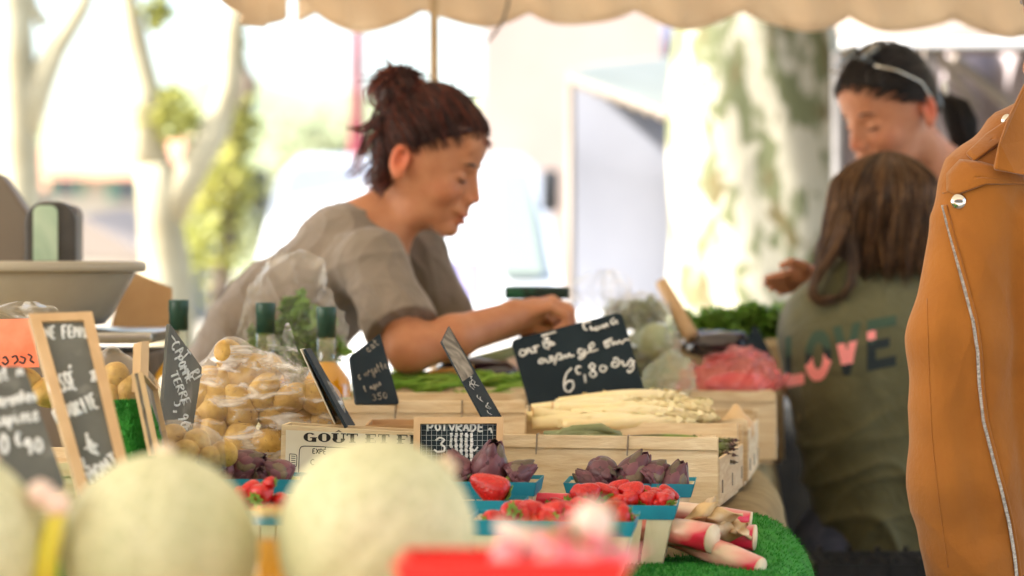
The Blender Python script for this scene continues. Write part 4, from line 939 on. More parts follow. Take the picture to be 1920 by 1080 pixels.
for i, (px, py, r, D) in enumerate([(322, 822, 28, 3.02), (370, 834, 26, 3.0), (345, 850, 26, 2.98), (300, 850, 22, 3.0), (400, 858, 24, 2.98), (420, 850, 24, 2.98)]):
    v = P(px, py, D); pots[i % 3](v, rrot(), 'loose potato in the low bag left of the artichokes', 'potatoes in the low bag', r / FPX * D); pot_bag.append((npv(v), r / FPX * D)) if 0 else None
def bagsdf(items, grow, k, extra, amp=.0012):
    cs = items
    def f(p):
        d = None
        for c, r in cs:
            e = np.sqrt(((p - c) ** 2).sum(1)) - (r * 1.06 + grow); d = e if d is None else su(d, e, k)
        for a, b, ra, rb in extra: d = su(d, cap(p, a, b, ra, rb), .02)
        w = p @ npv((.5, .3, -.8)) * 330 + 3 * np.sin(p @ npv((.8, .2, .5)) * 90)
        return d - amp * (1 - np.abs(np.sin(w))) ** 2 - amp * .8 * np.sin(p @ npv((.3, -.9, .5)) * 140 + 2 * np.sin(p @ npv((1, 0, -.3)) * 70))
    return f
t = thing('potato_bag', 'knotted clear plastic bag full of potatoes left of the printed crate', 'plastic bag', tuple(P(480, 850, 3.32)))
f = bagsdf(pot_bag[:25], .0035, .028, [(N3(540, 705, 3.33), N3(578, 700, 3.31), .014, .006)])
obj('bag_body', (*surf(f, (-.50, 3.2, .94), (-.19, 3.47, 1.18), .0035), None), M['film'], t)
mb = MB()
def fl(cx, cy, ang, L, sp, D, seed):
    def g_(u, v):
        a = R(ang + (u - .5) * sp); r = L * v; w = 1 + .10 * math.sin(u * 19 + seed) * v
        p = P(cx + math.cos(a) * r * w, cy - math.sin(a) * r * w, D + .012 * math.sin(u * 14 + seed) * v); return tuple(p)
    return g_
mb.grid(fl(572, 700, 145, 92, 75, 3.31, 1), 24, 8); mb.grid(fl(572, 702, 165, 60, 60, 3.295, 4), 20, 6)
obj('gathered_neck', mb, M['film'], t)
mb = MB(); mb.tube([P(566 + 7 * math.cos(a / 8 * 6.28), 702 + 11 * math.sin(a / 8 * 6.28), 3.30 + .006 * math.cos(a)) for a in range(9)], .0022, 6); obj('tie', mb, M['film2'], t)
t = thing('potato_bag', 'low slack clear bag with loose potatoes behind the middle melon', 'plastic bag', tuple(P(350, 870, 3.0)))
low = [(N3(322, 822, 3.02), .018), (N3(370, 834, 3.0), .018), (N3(345, 850, 2.98), .018), (N3(300, 850, 3.0), .015), (N3(400, 856, 2.98), .016)]
obj('bag_body', (*surf(bagsdf(low, .004, .03, []), (-.5, 2.9, .94), (-.33, 3.08, 1.06), .0035), None), M['film2'], t)
def root_(i):
    def f_(*a):
        o = pots[i % 3](*a); o.name = 'root_vegetable'; o['category'] = 'root vegetable'; return o
    return f_
# bread-coloured things in a bag behind the tall chalkboard
t = thing('root_bag', 'clear bag of cream coloured roots behind the tall framed chalkboard', 'plastic bag', tuple(P(225, 800, 3.1)))
its = []
for i, (px, py, r) in enumerate([(215, 705, 26), (240, 730, 28), (205, 745, 28), (235, 765, 24), (262, 760, 20)]):
    v = P(px, py, 3.1); o = root_(i)(v, rrot(), 'cream coloured root in the bag behind the tall chalkboard', 'roots in the clear bag', r / FPX * 3.1); its.append((npv(v), r / FPX * 3.1))
obj('bag_body', (*surf(bagsdf(its, .006, .04, [(N3(205, 690, 3.1), N3(208, 660, 3.08), .02, .008)]), (-.58, 3.0, 1.02), (-.42, 3.2, 1.18), .004), None), M['film2'], t)
for i, (px, py, r) in enumerate([(40, 720, 34), (90, 735, 34), (15, 760, 30)]):
    v = P(px, py, 3.0); root_(i)(v, rrot(), 'orange yellow root vegetable behind the left slate', 'roots behind the left slate', r / FPX * 3.0)
crate('wooden crate behind the chalkboards at the left that holds the roots', 300, 3.0, .90, .40, .25, .10, yaw=0, splits=(.5,))
# turf hump
def hump(u, v):
    a = u * 2 * math.pi; rr = v; c = P(240, 800, 2.92)
    return (c.x + math.cos(a) * .055 * rr ** .8, 2.92 + math.sin(a) * .07 * rr, .868 + (c.z + .028 - .868) * (1 - rr ** 3.5))
mb = MB(); mb.grid(hump, 40, 20); o = obj('turf_cover', mb, M['turf'], None); tag(o, 'hump of green artificial turf between the two left chalkboards', 'turf')
mb = MB()
for _ in range(5000):
    u, v = q_.random(), q_.random() ** .6; p = Vector(hump(u, v)); c = P(238, 780, 2.92); n = (p - Vector((c.x, 2.92, .9))).normalized(); w = Vector((q_.uniform(-1, 1), q_.uniform(-1, 1), q_.uniform(-1, 1))) * .0012
    mb.add([p - w, p + w, p + n * .005 + w.yzx * 1.5], [(0, 1, 2)])
oo = obj('turf_pile', mb, M['turf'], o, smooth=False, fix=False); oo['kind'] = 'stuff'

# asparagus
def spear(L=.2, r=.0105, bend=.008, seed=0):
    q = random.Random(seed); mb = MB(); n = 16; pts = []; rs = []
    for i in range(n + 1):
        k = i / n; pts.append((L * (k - .5), bend * math.sin(math.pi * k), 0)); rs.append(r * (1 if k < .72 else max(.12, 1 - ((k - .72) / .28) ** 1.6)) * (1 - .05 * math.sin(k * 9)))
    mb.tube(pts, rs, 12)
    for k in (.18, .34, .5, .62, .7, .76, .81, .85, .89, .92, .95):
        a = q.uniform(0, 6.28); x = L * (k - .5); rr = r * (1.06 if k < .72 else max(.2, 1.08 - ((k - .72) / .28) ** 1.6)); l = r * 1.05
        for j in range(1 if k < .7 else 3):
            aa = a + j * 2.1; yy, zz = math.cos(aa), math.sin(aa); ty, tz = -zz, yy; oy = bend * math.sin(math.pi * k)
            mb.add([(x, oy + yy * rr + ty * r * .7, zz * rr + tz * r * .7), (x, oy + yy * rr - ty * r * .7, zz * rr - tz * r * .7), (x + l * .55, oy + yy * (rr + .0006) - ty * r * .4, zz * (rr + .0006) - tz * r * .4), (x + l, oy + yy * rr * .95, zz * rr * .95), (x + l * .55, oy + yy * (rr + .0006) + ty * r * .4, zz * (rr + .0006) + tz * r * .4)], [(0, 1, 2, 3, 4)])
    return mb
def spear_thing(seed, m, r=.0105):
    t = thing('asparagus_spear', 'x', 'asparagus', (0, 0, 0)); obj('spear', spear(seed=seed, r=r), m, t, local=True)
    obj('cut_end', MB().tube([(-.1015, 0, 0), (-.0995, 0, 0)], r * .96, 12), M['spear_end'], t, local=True); return t
sp = [Place(spear_thing(i, M['spear'])) for i in range(3)]
for i, (px, py, D, rz, ry, s) in enumerate([(1125, 768, 3.66, .02, .03, 1), (1130, 786, 3.655, -.03, .0, 1.05), (1110, 779, 3.69, .05, -.02, 1), (1160, 757, 3.70, .0, .03, 1.0), (1120, 760, 3.72, .06, .06, 1), (1190, 775, 3.66, -.06, -.03, .95),
                                           (1180, 788, 3.65, .04, .03, 1), (1220, 762, 3.73, .1, -.04, 1), (1215, 748, 3.75, -.1, .02, 1), (1170, 745, 3.78, .1, .1, 1), (1240, 782, 3.68, -.12, .1, .9), (1205, 786, 3.72, .12, .05, .9), (1110, 790, 3.70, 0, 0, 1), (1150, 772, 3.74, -.1, .03, 1)]):
    sp[i % 3](P(px, py + 6, min(D, 3.745) - .02), (q_.uniform(0, 6), ry * -.5, rz * .6), 'thick white asparagus spear in the heap in front of the large slate', 'white asparagus heaped on the crate', s)
gs = [Place(spear_thing(10 + i, M['spear_green'], .006)) for i in range(2)]
for i in range(11):
    px, py = 1352 + q_.uniform(-8, 34), 828 + i * 4.2 + q_.uniform(-2, 2)
    D = 3.42 + q_.uniform(-.04, .05); c = P(px, py, D) + Vector((-.075, .01, 0)); gs[i % 2](c, (q_.uniform(0, 6), q_.uniform(-.08, .06), q_.uniform(-.1, .2)), 'purple green asparagus with its tip at the right end of the bare crate', 'green asparagus in the bare crate', .8)
# beans / green stalks in crates
def beans(name, label, c, n, spread, L, r, m, cat='beans', yaw=.2, seed=1):
    q = random.Random(seed); mb = MB()
    for i in range(n):
        p = Vector(c) + Vector((q.uniform(-1, 1) * spread[0], q.uniform(-1, 1) * spread[1], q.uniform(-1, 1) * spread[2])); a = yaw + q.uniform(-.5, .5); d = Vector((math.cos(a), math.sin(a), q.uniform(-.15, .15)))
        b = Vector((0, 0, q.uniform(-.1, .25))) * L; mb.tube([p - d * L * .5, p - d * L * .2 + b * .7, p + d * L * .2 + b * .7, p + d * L * .5], [r * .4, r, r, r * .3], 7)
    o = obj(name, mb, m, None); tag(o, label, cat); o['kind'] = 'stuff' if n > 30 else ''
    if n <= 30: del o['kind']
    return o
v = P(1090, 818, 3.45); beans('spring_onions', 'green stalks lying in the bare crate below the white asparagus', v, 7, (.012, .03, .005), .10, .0065, M['leaf_pale'], 'green stalks', 0.0, 4)
v = P(870, 722, 4.05); beans('green_beans', 'green beans piled in the crate below the forearm', v, 130, (.125, .06, .012), .07, .0042, M['leaf_bright'], 'beans', 0, 5)
v = P(1350, 770, 4.2); beans('green_peppers', 'dark green stalks lying in the deep right crate', v, 16, (.05, .04, .006), .07, .007, M['leaf'], 'green stalks', .3, 6)
v = P(1370, 800, 3.75); o = obj('onion', MB().lathe([(.001, v.z - .03), (.02, v.z - .027), (.03, v.z - .01), (.028, v.z + .006), (.012, v.z + .022), (.004, v.z + .034), (.001, v.z + .035)], 24, (P(1380, 0, 3.75).x, 3.75, 0)), M['cream_root'], None); tag(o, 'single cream onion at the right end of the asparagus crate', 'onion')
v = P(895, 700, 4.15); o = obj('aubergine', MB().tube([v + Vector((-.07, 0, 0)), v + Vector((-.05, 0, .004)), v, v + Vector((.05, 0, -.004)), v + Vector((.07, 0, 0))], [.008, .022, .027, .026, .008], 20), M['aubergine'], None); tag(o, 'dark shiny aubergine lying beyond the green beans', 'aubergine')
v = P(838, 702, 4.12); o = obj('carrot', MB().tube([v + Vector((-.05, 0, -.002)), v, v + Vector((.045, 0, .003))], [.006, .011, .013], 14), M['orange_veg'], None); tag(o, 'orange carrot lying beyond the green beans', 'carrot')
for i, (px, py) in enumerate([(928, 672), (965, 684)]):
    v = P(px, py, 4.3); o = obj('leek', MB().tube([v + Vector((-.06, 0, -.015)), v + Vector((.0, 0, .0)), v + Vector((.05, .02, .015))], [.014, .014, .012], 14), M['white_onion'] if i else M['leaf_pale'], None)
    tag(o, ['pale green leek end under the hands of the vendor', 'white leek end just left of the large slate'][i], 'leek')
mb = MB(); leaves_mb(mb, 420, P(905, 712, 4.12) + Vector((0, .06, -.01)), (.19, .05, .022), .03, seed=3); o = obj('salad_leaves', mb, M['leaf_bright'], None, smooth=False, fix=False); tag(o, 'loose bright salad leaves under the forearm behind the beans', 'salad'); o['kind'] = 'stuff'

# leafy greens on the right back
mb = MB()
for px, py, r in ((1330, 612, .05), (1385, 606, .05), (1430, 605, .05), (1450, 640, .05), (1290, 620, .03)): leaves_mb(mb, 200, P(px, py, 4.75), (r * 1.2, r, r * .7), .035, seed=px)
o = obj('leafy_greens', mb, M['leaf'], None, smooth=False, fix=False); tag(o, 'bed of dark leafy greens left of the child', 'greens'); o['kind'] = 'stuff'
crate('wooden crate under the leafy greens behind the aubergines', 1470, 4.62, .86, .26, .24, .24, yaw=0, splits=(.5,))
for i, (px, py, D, s) in enumerate([(1350, 648, 4.5, 1), (1325, 640, 4.6, .8)]):
    v = P(px, py, D); o = obj('aubergine', MB().tube([v + Vector((-.06 * s, 0, -.01)), v + Vector((-.04 * s, 0, .0)), v, v + Vector((.04 * s, 0, .002)), v + Vector((.06 * s, 0, -.008))], [.006, .022 * s, .027 * s, .024 * s, .006], 20), M['aubergine'], None)
    tag(o, ['large black aubergine above the pink bag', 'smaller black aubergine half behind the large one above the pink bag'][i], 'aubergine')
t, pl = board('price_slate', 'small blank slate triangle poking up between greens and child', 'price slate', [(1412, 612), (1420, 613), (1450, 672), (1385, 672)], (4.45, 4.45, 4.42), 'slate')
mb = MB(); mb.tube([P(1240, 530, 4.6), P(1268, 580, 4.56), P(1298, 634, 4.5)], [.012, .014, .015], 14); o = obj('broom_stick', mb, M['frame_wood'], None, base=tuple(P(1298, 634, 4.5))); tag(o, 'slanting wooden handle sticking up left of the leafy greens', 'handle')
# pink bag
def blobsdf(parts, k, amp, fr, seed=0):
    q = random.Random(seed); ds = [(npv([q.uniform(-1, 1) for _ in range(3)]), npv([q.uniform(-1, 1) for _ in range(3)]), q.uniform(.6, 1.4)) for _ in range(4)]
    def f(p):
        d = None
        for c, r in parts:
            e = ell(p, c, r); d = e if d is None else su(d, e, k)
        for a, b, s in ds: d = d - amp * (1 - np.abs(np.sin(p @ a * fr * s + 2.2 * np.sin(p @ b * fr * .6)))) ** 2.5
        return d + amp
    return f
v = N3(1375, 715, 4.25); f = blobsdf([(v, (.085, .06, .035)), (v + V3(.02, 0, .02), (.05, .05, .035)), (v + V3(-.05, 0, -.01), (.05, .05, .03))], .03, .009, 75, 1)
o = obj('pink_bag', (*surf(f, v - V3(.12, .09, .07), v + V3(.12, .09, .08), .003), None), M['film_pink'], None); tag(o, 'crumpled translucent pink plastic bag on the back right crate', 'plastic bag')
v = N3(1385, 722, 4.26); o = obj('root_heap', (*surf(lambda p: ell(p, v, (.06, .045, .022)), v - V3(.08, .07, .05), v + V3(.08, .07, .05), .004), None), mat('pink_roots', (.7, .2, .2), (.8, .4, .35), 14, .5), None); tag(o, 'pale red roots showing through the pink plastic bag', 'roots')
# clear bag with vegetable, right of large slate
v = N3(1215, 630, 4.35); f = blobsdf([(v, (.045, .05, .065)), (v + V3(-.02, 0, .03), (.05, .05, .045)), (v + V3(.01, 0, -.06), (.055, .05, .06))], .04, .008, 60, 4)
o = obj('produce_bag', (*surf(f, v - V3(.12, .1, .17), v + V3(.12, .1, .13), .0035), None), M['film2'], None); tag(o, 'clear plastic bag of white vegetables right of the large slate', 'plastic bag')
v2 = v + V3(.012, .0, -.01); o = obj('turnip', (*surf(lambda p: ell(p, v2, (.032, .034, .034)), v2 - V3(.06, .06, .06), v2 + V3(.06, .06, .06), .004), None), mat('turnip_skin', (.42, .46, .3), (.25, .32, .12), 8, .5), None); tag(o, 'round white turnip seen inside the clear bag right of the slate', 'turnip')
v = N3(1262, 705, 4.15); f = blobsdf([(v, (.038, .045, .045)), (v + V3(-.02, 0, -.03), (.04, .04, .04))], .03, .006, 70, 6)
o = obj('produce_bag', (*surf(f, v - V3(.09, .08, .1), v + V3(.09, .08, .08), .003), None), M['film_green'], None); tag(o, 'greenish translucent bag of leaves left of the pink bag', 'plastic bag')
mb = MB(); leaves_mb(mb, 260, P(1185, 590, 4.55), (.06, .04, .03), .03, seed=9); leaves_mb(mb, 200, P(1200, 680, 4.4), (.06, .04, .06), .03, seed=10)
o = obj('lettuce', mb, M['leaf_pale'], None, smooth=False, fix=False); tag(o, 'pale lettuce leaves behind the clear bag beside the slate', 'lettuce')
# wispy clear bag above the slate
def veil(cx, cy, D, w, h, seed):
    def g_(u, v): 
        k = math.sin(math.pi * min(1, v * 1.2 + .1)) ; return tuple(P(cx + (u - .5) * w * k + 5 * math.sin(v * 7 + seed), cy + h * (v - .5), D + .02 * math.sin(u * 12 + seed) + .015 * math.sin(v * 15)))
    return g_
mb = MB(); mb.grid(veil(1130, 560, 4.4, 130, 110, 2), 24, 18); mb.grid(veil(1150, 570, 4.45, 60, 130, 5), 24, 18)
o = obj('empty_bag', mb, M['film2'], None); tag(o, 'wispy empty clear bag hanging just above the large slate', 'plastic bag')
mb = MB(); mb.grid(veil(50, 590, 3.3, 130, 50, 3), 24, 10); o = obj('empty_bag', mb, M['film2'], None); tag(o, 'crumpled clear bag in front of the basin above the orange card', 'plastic bag')

# bag of basil
c = N3(550, 625, 3.93)
f = blobsdf([(c + V3(0, 0, -.01), (.092, .065, .075)), (c + V3(-.01, 0, .06), (.06, .05, .06)), (c + V3(.01, 0, .10), (.035, .03, .03))], .05, .007, 55, 9)
t = thing('herb_bag', 'large clear bag of fresh herbs standing behind the bottles', 'plastic bag', (float(c[0]), 3.93, 1.04))
obj('bag_body', (*surf(f, c - V3(.13, .1, .12), c + V3(.13, .1, .16), .004), None), M['film2'], t)
mb = MB(); leaves_mb(mb, 900, (float(c[0]) + .015, 3.93, float(c[2]) - .01), (.075, .05, .055), .026, shell=.2, seed=12); leaves_mb(mb, 60, P(548, 575, 3.93), (.02, .02, .025), .03, seed=2)
o = obj('herb_bunch', mb, mat('herb_leaf', (.08, .2, .03), (.22, .38, .07), 40, .5, transl=.25), None, smooth=False, fix=False); tag(o, 'bunch of green herbs inside the clear bag behind the bottles', 'herbs')

# ------------------------------------------------------------------ artichokes
def artichoke(seed):
    q = random.Random(seed); t = thing('artichoke', 'x', 'artichoke', (0, 0, 0)); mb = MB()
    mb.lathe([(.001, -.024), (.014, -.022), (.023, -.008), (.022, .008), (.012, .022), (.001, .027)], 16); mb.c += [(.6, .6, .6)] * len(mb.v)
    rows = 7
    for r in range(rows):
        k = r / (rows - 1); n = 8 if r < 5 else 5; zb = -.024 + .034 * k; rb = .020 + .005 * math.sin(math.pi * min(1, k + .25)) - .010 * max(0, k - .5)
        L = .028 - .003 * k; W = .0150 - .004 * k
        for j in range(n):
            a = 2 * math.pi * (j + .5 * (r % 2)) / n + q.uniform(-.12, .12); op = q.uniform(-.001, .0006)
            g_ = q.uniform(.7, 1.5); col = (g_, g_ * (1.0 + (.9 if q.random() < .22 else 0) * 1.2), g_ * .95)
            def leaf(u, v):
                s = (u - .5) * 2; wv = W * math.sin(math.pi * min(1, .22 + v * .78)) ** .75 * (1 if v < .98 else .1)
                rr = (rb + .001) * math.cos((v * 1.12) * .95 * (1 - .2 * (1 - k))) + op * v + .003 * (1 - s * s) * .6; z = zb + L * v
                aa = a + s * wv / max(.008, rr); return (math.cos(aa) * rr, math.sin(aa) * rr, z)
            i0 = len(mb.v); mb.grid(leaf, 4, 6); mb.c += [col] * (len(mb.v) - i0)
    obj('bracts', mb, M['artichoke'], t, local=True, solid=.0009, fix=False)
    obj('stalk', MB().tube([(0, 0, -.022), (.001, 0, -.03), (.002, .001, -.040)], [.008, .0065, .006], 10), M['art_stem'], t, local=True); return t
ar = [Place(artichoke(i)) for i in range(3)]
def arti(px, py, D, r, rot, lab, grp): ar[q_.randrange(3)](P(px, py, D), rot, lab, grp, r / FPX * D / .0262)
LM = ('purple artichoke in the middle punnet below the squared chalkboard', 'artichokes in the middle punnet')
arti(920, 868, 3.05, 35, (R(25), 0, R(30)), 'biggest round artichoke of the middle punnet, behind the large strawberry', LM[1])
arti(858, 880, 3.06, 30, (R(-10), R(-30), 0), 'greenish artichoke leaning left below the squared chalkboard', LM[1])
arti(975, 886, 3.04, 26, (R(0), R(60), R(10)), 'artichoke lying with its tip to the right beside the biggest one', LM[1])
arti(890, 890, 3.06, 22, (R(50), R(20), 0), *LM); arti(940, 893, 3.08, 22, (R(10), R(-60), 0), *LM)
LR = ('dark purple artichoke in the punnet against the bare crate', 'artichokes in the right punnet')
for i, (px, py, r, rot) in enumerate([(1135, 893, 27, (R(100), 0, R(20))), (1190, 886, 29, (R(10), R(30), 0)), (1222, 892, 26, (0, R(60), R(30))), (1266, 902, 26, (R(10), R(20), R(10))), (1158, 902, 24, (R(60), 0, 0)), (1100, 905, 20, (0, R(-50), 0))]):
    arti(px, py - 2, 3.16, r * 1.12, rot, *LR)
LL = ('dark brown artichoke in the punnet below the potato bag', 'artichokes in the left punnet')
for i, (px, py, r, rot) in enumerate([(400, 868, 25, (0, R(-70), R(10))), (430, 878, 24, (0, R(80), R(20))), (468, 868, 27, (R(20), R(75), 0)), (455, 888, 24, (R(30), R(60), 0)), (520, 884, 26, (0, R(-60), R(20))), (490, 895, 22, (R(60), 0, 0))]):
    arti(px, py, 3.02, r, rot, *LL)

# ------------------------------------------------------------------ punnets
def punnet(label, px0, px1, pyr, D, h=.072, d=.115, yaw=YAW, slats=5, group='veneer punnets with blue rims', tilt=0):
    x0 = (px0 - 960) / FPX * D; x1 = (px1 - 960) / FPX * D; w = x1 - x0; z = P(0, pyr, D).z
    t = thing('punnet', label, 'punnet', ((x0 + x1) / 2, D + d / 2, z - h), group, rz=yaw); tp = .82
    def qd(mb, a0, a1, side, k0, k1, z0, z1, o=0, th=.0016):
        def pt(k, zz):
            s = tp + (1 - tp) * zz / h; W, Dd = (w / 2 + o) * s, (d / 2 + o) * s
            if side == 0: return Vector((-W + 2 * W * k, -Dd, zz))
            if side == 1: return Vector((W, -Dd + 2 * Dd * k, zz))
            if side == 2: return Vector((W - 2 * W * k, Dd, zz))
            return Vector((-W, Dd - 2 * Dd * k, zz))
        n = [Vector((0, 1, 0)), Vector((-1, 0, 0)), Vector((0, -1, 0)), Vector((1, 0, 0))][side] * th
        mb.prism([pt(k0, z0), pt(k1, z0), pt(k1, z1), pt(k0, z1)], n)
    for side in range(4):
        mb = MB(); n = slats if side in (0, 2) else 3
        for i in range(n):
            g_ = .14 if n > 3 else .2; a = i / n + g_ / n * .5; b_ = (i + 1) / n - g_ / n * .5; qd(mb, 0, 0, side, a if i else 0.0, b_ if i < n - 1 else 1.0, .002, h - .004)
        obj('slats', mb, M['wood2'], t, smooth=False, local=True)
    rm = MB()
    for side in range(4): qd(rm, 0, 0, side, 0, 1, h - .0165, h + .001, .0016, .0012)
    obj('rim', rm, M['blue'], t, smooth=False, local=True)
    obj('base', MB().box((0, 0, .0015), (w * tp * .98, d * tp * .98, .002)), M['wood2'], t, smooth=False, local=True); return t
punnet('punnet of strawberries at the front right beside the rhubarb', 1000, 1276, 948, 2.96, h=.074)
punnet('punnet of strawberries in front, partly behind the pink radishes', 885, 1198, 978, 2.76, h=.07)
punnet('punnet of artichokes against the bare wooden crate', 1066, 1307, 908, 3.14, h=.055, d=.10)
punnet('punnet of artichokes below the squared chalkboard', 835, 1012, 905, 3.0, h=.06, d=.10)
punnet('punnet behind holding the single large strawberry', 860, 985, 940, 2.92, h=.06, d=.06)
punnet('punnet of artichokes below the potato bag', 372, 590, 900, 2.97, h=.055, d=.10)
punnet('punnet of strawberries seen between the two big melons', 400, 560, 958, 2.80, h=.055, d=.10)

# strawberries
def straw(seed):
    q = random.Random(seed); t = thing('strawberry', 'x', 'strawberry', (0, 0, 0)); L = q.uniform(.95, 1.25)
    mb = MB(); mb.lathe([(.0005, -.020 * L), (.004, -.0195 * L), (.009, -.014 * L), (.0145, -.003), (.0168, .006), (.0155, .0125), (.010, .0165), (.0005, .0155)], 24, rib=lambda a, z: 1 + .05 * math.sin(2 * a + seed) + .03 * math.sin(5 * a))
    obj('berry', mb, M['straw'], t, local=True, subd=1)
    mb = MB(); n = 8
    for j in range(n):
        a = 2 * math.pi * j / n + q.uniform(-.2, .2); l = q.uniform(.011, .017); up = q.uniform(.0, .008); c, s = math.cos(a), math.sin(a)
        mb.add([(c * .002, s * .002, .0162), (c * l * .5 - s * .0035, s * l * .5 + c * .0035, .0175), (c * l, s * l, .014 + up), (c * l * .5 + s * .0035, s * l * .5 - c * .0035, .0175)], [(0, 1, 2, 3)])
    obj('calyx', mb, M['calyx'], t, local=True, smooth=False, solid=.0005)
    obj('stalk', MB().tube([(0, 0, .016), (.002, 0, .022), (.005, .001, .027)], .001, 6), M['calyx'], t, local=True); return t
sw = [Place(straw(i)) for i in range(4)]
def berry(px, py, D, r, rot, lab, grp): sw[q_.randrange(4)](P(px, py, D), rot, lab, grp, r * .88 / FPX * D / .0168)
sw[0](P(922, 917, 2.95), (R(-15), R(120), R(-25)), 'single large strawberry in front of the round artichoke', 'strawberries in the rear punnet', 1.25)
LF = ('red strawberry heaped in the front right punnet by the rhubarb', 'strawberries in the front right punnet')
for (px, py, r) in [(1105, 922, 22), (1095, 938, 24), (1150, 930, 25), (1185, 922, 26), (1130, 940, 24), (1170, 945, 26), (1215, 938, 23), (1245, 938, 20), (1200, 945, 22), (1075, 945, 22), (1235, 948, 20), (1155, 950, 24), (1110, 948, 22), (1045, 948, 20), (1180, 936, 20), (1128, 920, 20), (1205, 925, 20), (1225, 928, 20), (1160, 915, 20), (1088, 925, 20), (1250, 930, 18), (1140, 928, 22)]:
    berry(px, py, 3.0 + q_.uniform(-.01, .035), r, (q_.uniform(1.2, 2.2), q_.uniform(-.7, .7), q_.uniform(0, 6.28)), *LF)
LG = ('red strawberry in the blue rimmed punnet behind the radishes', 'strawberries in the front punnet')
for (px, py, r) in [(955, 960, 24), (990, 968, 28), (1025, 972, 28), (1060, 965, 28), (1095, 975, 28), (1130, 972, 30), (1160, 970, 28), (935, 978, 22), (1100, 955, 26), (1145, 988, 26), (1010, 985, 26), (1060, 985, 26), (975, 985, 24), (920, 985, 20), (1040, 958, 24), (1080, 952, 24), (1120, 962, 24), (1000, 955, 22), (1175, 975, 24), (970, 952, 20), (1150, 955, 22)]:
    berry(px, py, 2.80 + q_.uniform(-.01, .03), r, (q_.uniform(1.2, 2.2), q_.uniform(-.7, .7), q_.uniform(0, 6.28)), *LG)
LB = ('red strawberry in the punnet between the two big melons', 'strawberries between the melons')
for (px, py, r) in [(492, 925, 26), (470, 918, 22), (455, 930, 22), (500, 955, 22), (440, 945, 24), (525, 940, 22), (475, 950, 22), (540, 950, 22), (505, 905, 14)]:
    berry(px, py, 2.83 + q_.uniform(-.01, .02), r, (q_.uniform(1.2, 2.2), q_.uniform(-.7, .7), q_.uniform(0, 6.28)), *LB)
for i in range(16): berry(q_.uniform(1080, 1255), q_.uniform(922, 944), 3.0 + q_.uniform(-.01, .04), q_.uniform(17, 22), (q_.uniform(1.2, 2.2), q_.uniform(-.7, .7), q_.uniform(0, 6.28)), *LF)
for i in range(14): berry(q_.uniform(925, 1175), q_.uniform(954, 974), 2.80 + q_.uniform(-.01, .04), q_.uniform(19, 25), (q_.uniform(1.2, 2.2), q_.uniform(-.7, .7), q_.uniform(0, 6.28)), *LG)
# ------------------------------------------------------------------ rhubarb
def stalk(pts, rs, label, leaf=None):
    t = thing('rhubarb_stalk', label, 'rhubarb', tuple(pts[-1]), 'rhubarb stalks on the turf'); mb = MB(); n = 20; P_ = [Vector(p) for p in pts]; m = len(P_)
    vs = []
    for i, p in enumerate(P_):
        d = (P_[min(i + 1, m - 1)] - P_[max(i - 1, 0)]).normalized(); up = (Vector((0, 0, 1)) - d * d.z).normalized(); w = d.cross(up)
        for k in range(n):
            a = 2 * math.pi * k / n; rr = rs[i] * (1 + .045 * math.sin(7 * a)); vs.append(p + up * math.sin(a) * rr * .85 + w * math.cos(a) * rr)
    mb.add(vs, [(i * n + k, i * n + (k + 1) % n, (i + 1) * n + (k + 1) % n, (i + 1) * n + k) for i in range(m - 1) for k in range(n)] + [tuple(range(n))[::-1], tuple((m - 1) * n + k for k in range(n))])
    obj('stalk', mb, M['rhubarb'], t)
    e = P_[-1]; d = (P_[-1] - P_[-2]).normalized(); obj('cut_end', MB().tube([e + d * .0002, e + d * .0016], rs[-1] * .86, 14), mat('rhubarb_cut', (.85, .74, .52), (.8, .6, .4), 40, .6), t)
    return t
stalk([P(1150, 990, 3.02), P(1230, 992, 2.99), P(1290, 1000, 2.97), P(1334, 1010, 2.95)], [.017, .018, .020, .021], 'thick pink and white rhubarb stalk nearest the front right punnet')
stalk([P(1200, 985, 3.05), P(1290, 1015, 3.0), P(1360, 1042, 2.96), P(1424, 1066, 2.93)], [.015, .017, .019, .016], 'lowest rhubarb stalk pointing down to the right on the turf')
stalk([P(1160, 948, 3.10), P(1270, 958, 3.10), P(1340, 968, 3.09), P(1406, 978, 3.08)], [.013, .015, .016, .015], 'upper red rhubarb stalk just in front of the bare crate')
stalk([P(1200, 990, 3.05), P(1300, 1000, 3.05), P(1360, 1004, 3.04), P(1414, 1008, 3.03)], [.014, .016, .017, .019], 'middle rhubarb stalk with a pale square cut end')
stalk([P(940, 937, 3.05), P(1020, 936, 3.06), P(1100, 940, 3.08), P(1170, 946, 3.09)], [.008, .010, .011, .012], 'thin red rhubarb stalk lying behind the strawberry punnets')
bpy.data.objects['rhubarb_stalk.004'].children[0].data.materials[0] = M['rhubarb_red']
def curl(px, py, D, L, W, ang, seed):
    a = R(ang)
    def g_(u, v):
        s = (u - .5) * W * math.sin(math.pi * (.12 + .85 * v)); l = L * (v - .3)
        x = l * math.cos(a) - s * math.sin(a); y = -(l * math.sin(a) + s * math.cos(a))
        return tuple(P(px + x, py + y + 4 * math.sin(v * 9 + seed + u * 5), D - .012 * math.cos((u - .5) * 5) + .01 * math.sin(v * 8 + seed)))
    return g_
mb = MB()
for i, (px, py, L, W, ang) in enumerate([(1300, 975, 80, 34, 35), (1330, 970, 90, 30, 5), (1350, 990, 80, 40, -12), (1320, 990, 70, 30, 20), (1365, 1000, 60, 28, 25), (1290, 985, 60, 24, 10), (1375, 985, 60, 26, -35), (1318, 960, 50, 20, 50)]):
    mb.grid(curl(px, py, 2.985 + .007 * i, L, W, ang, i * 1.7), 10, 14)
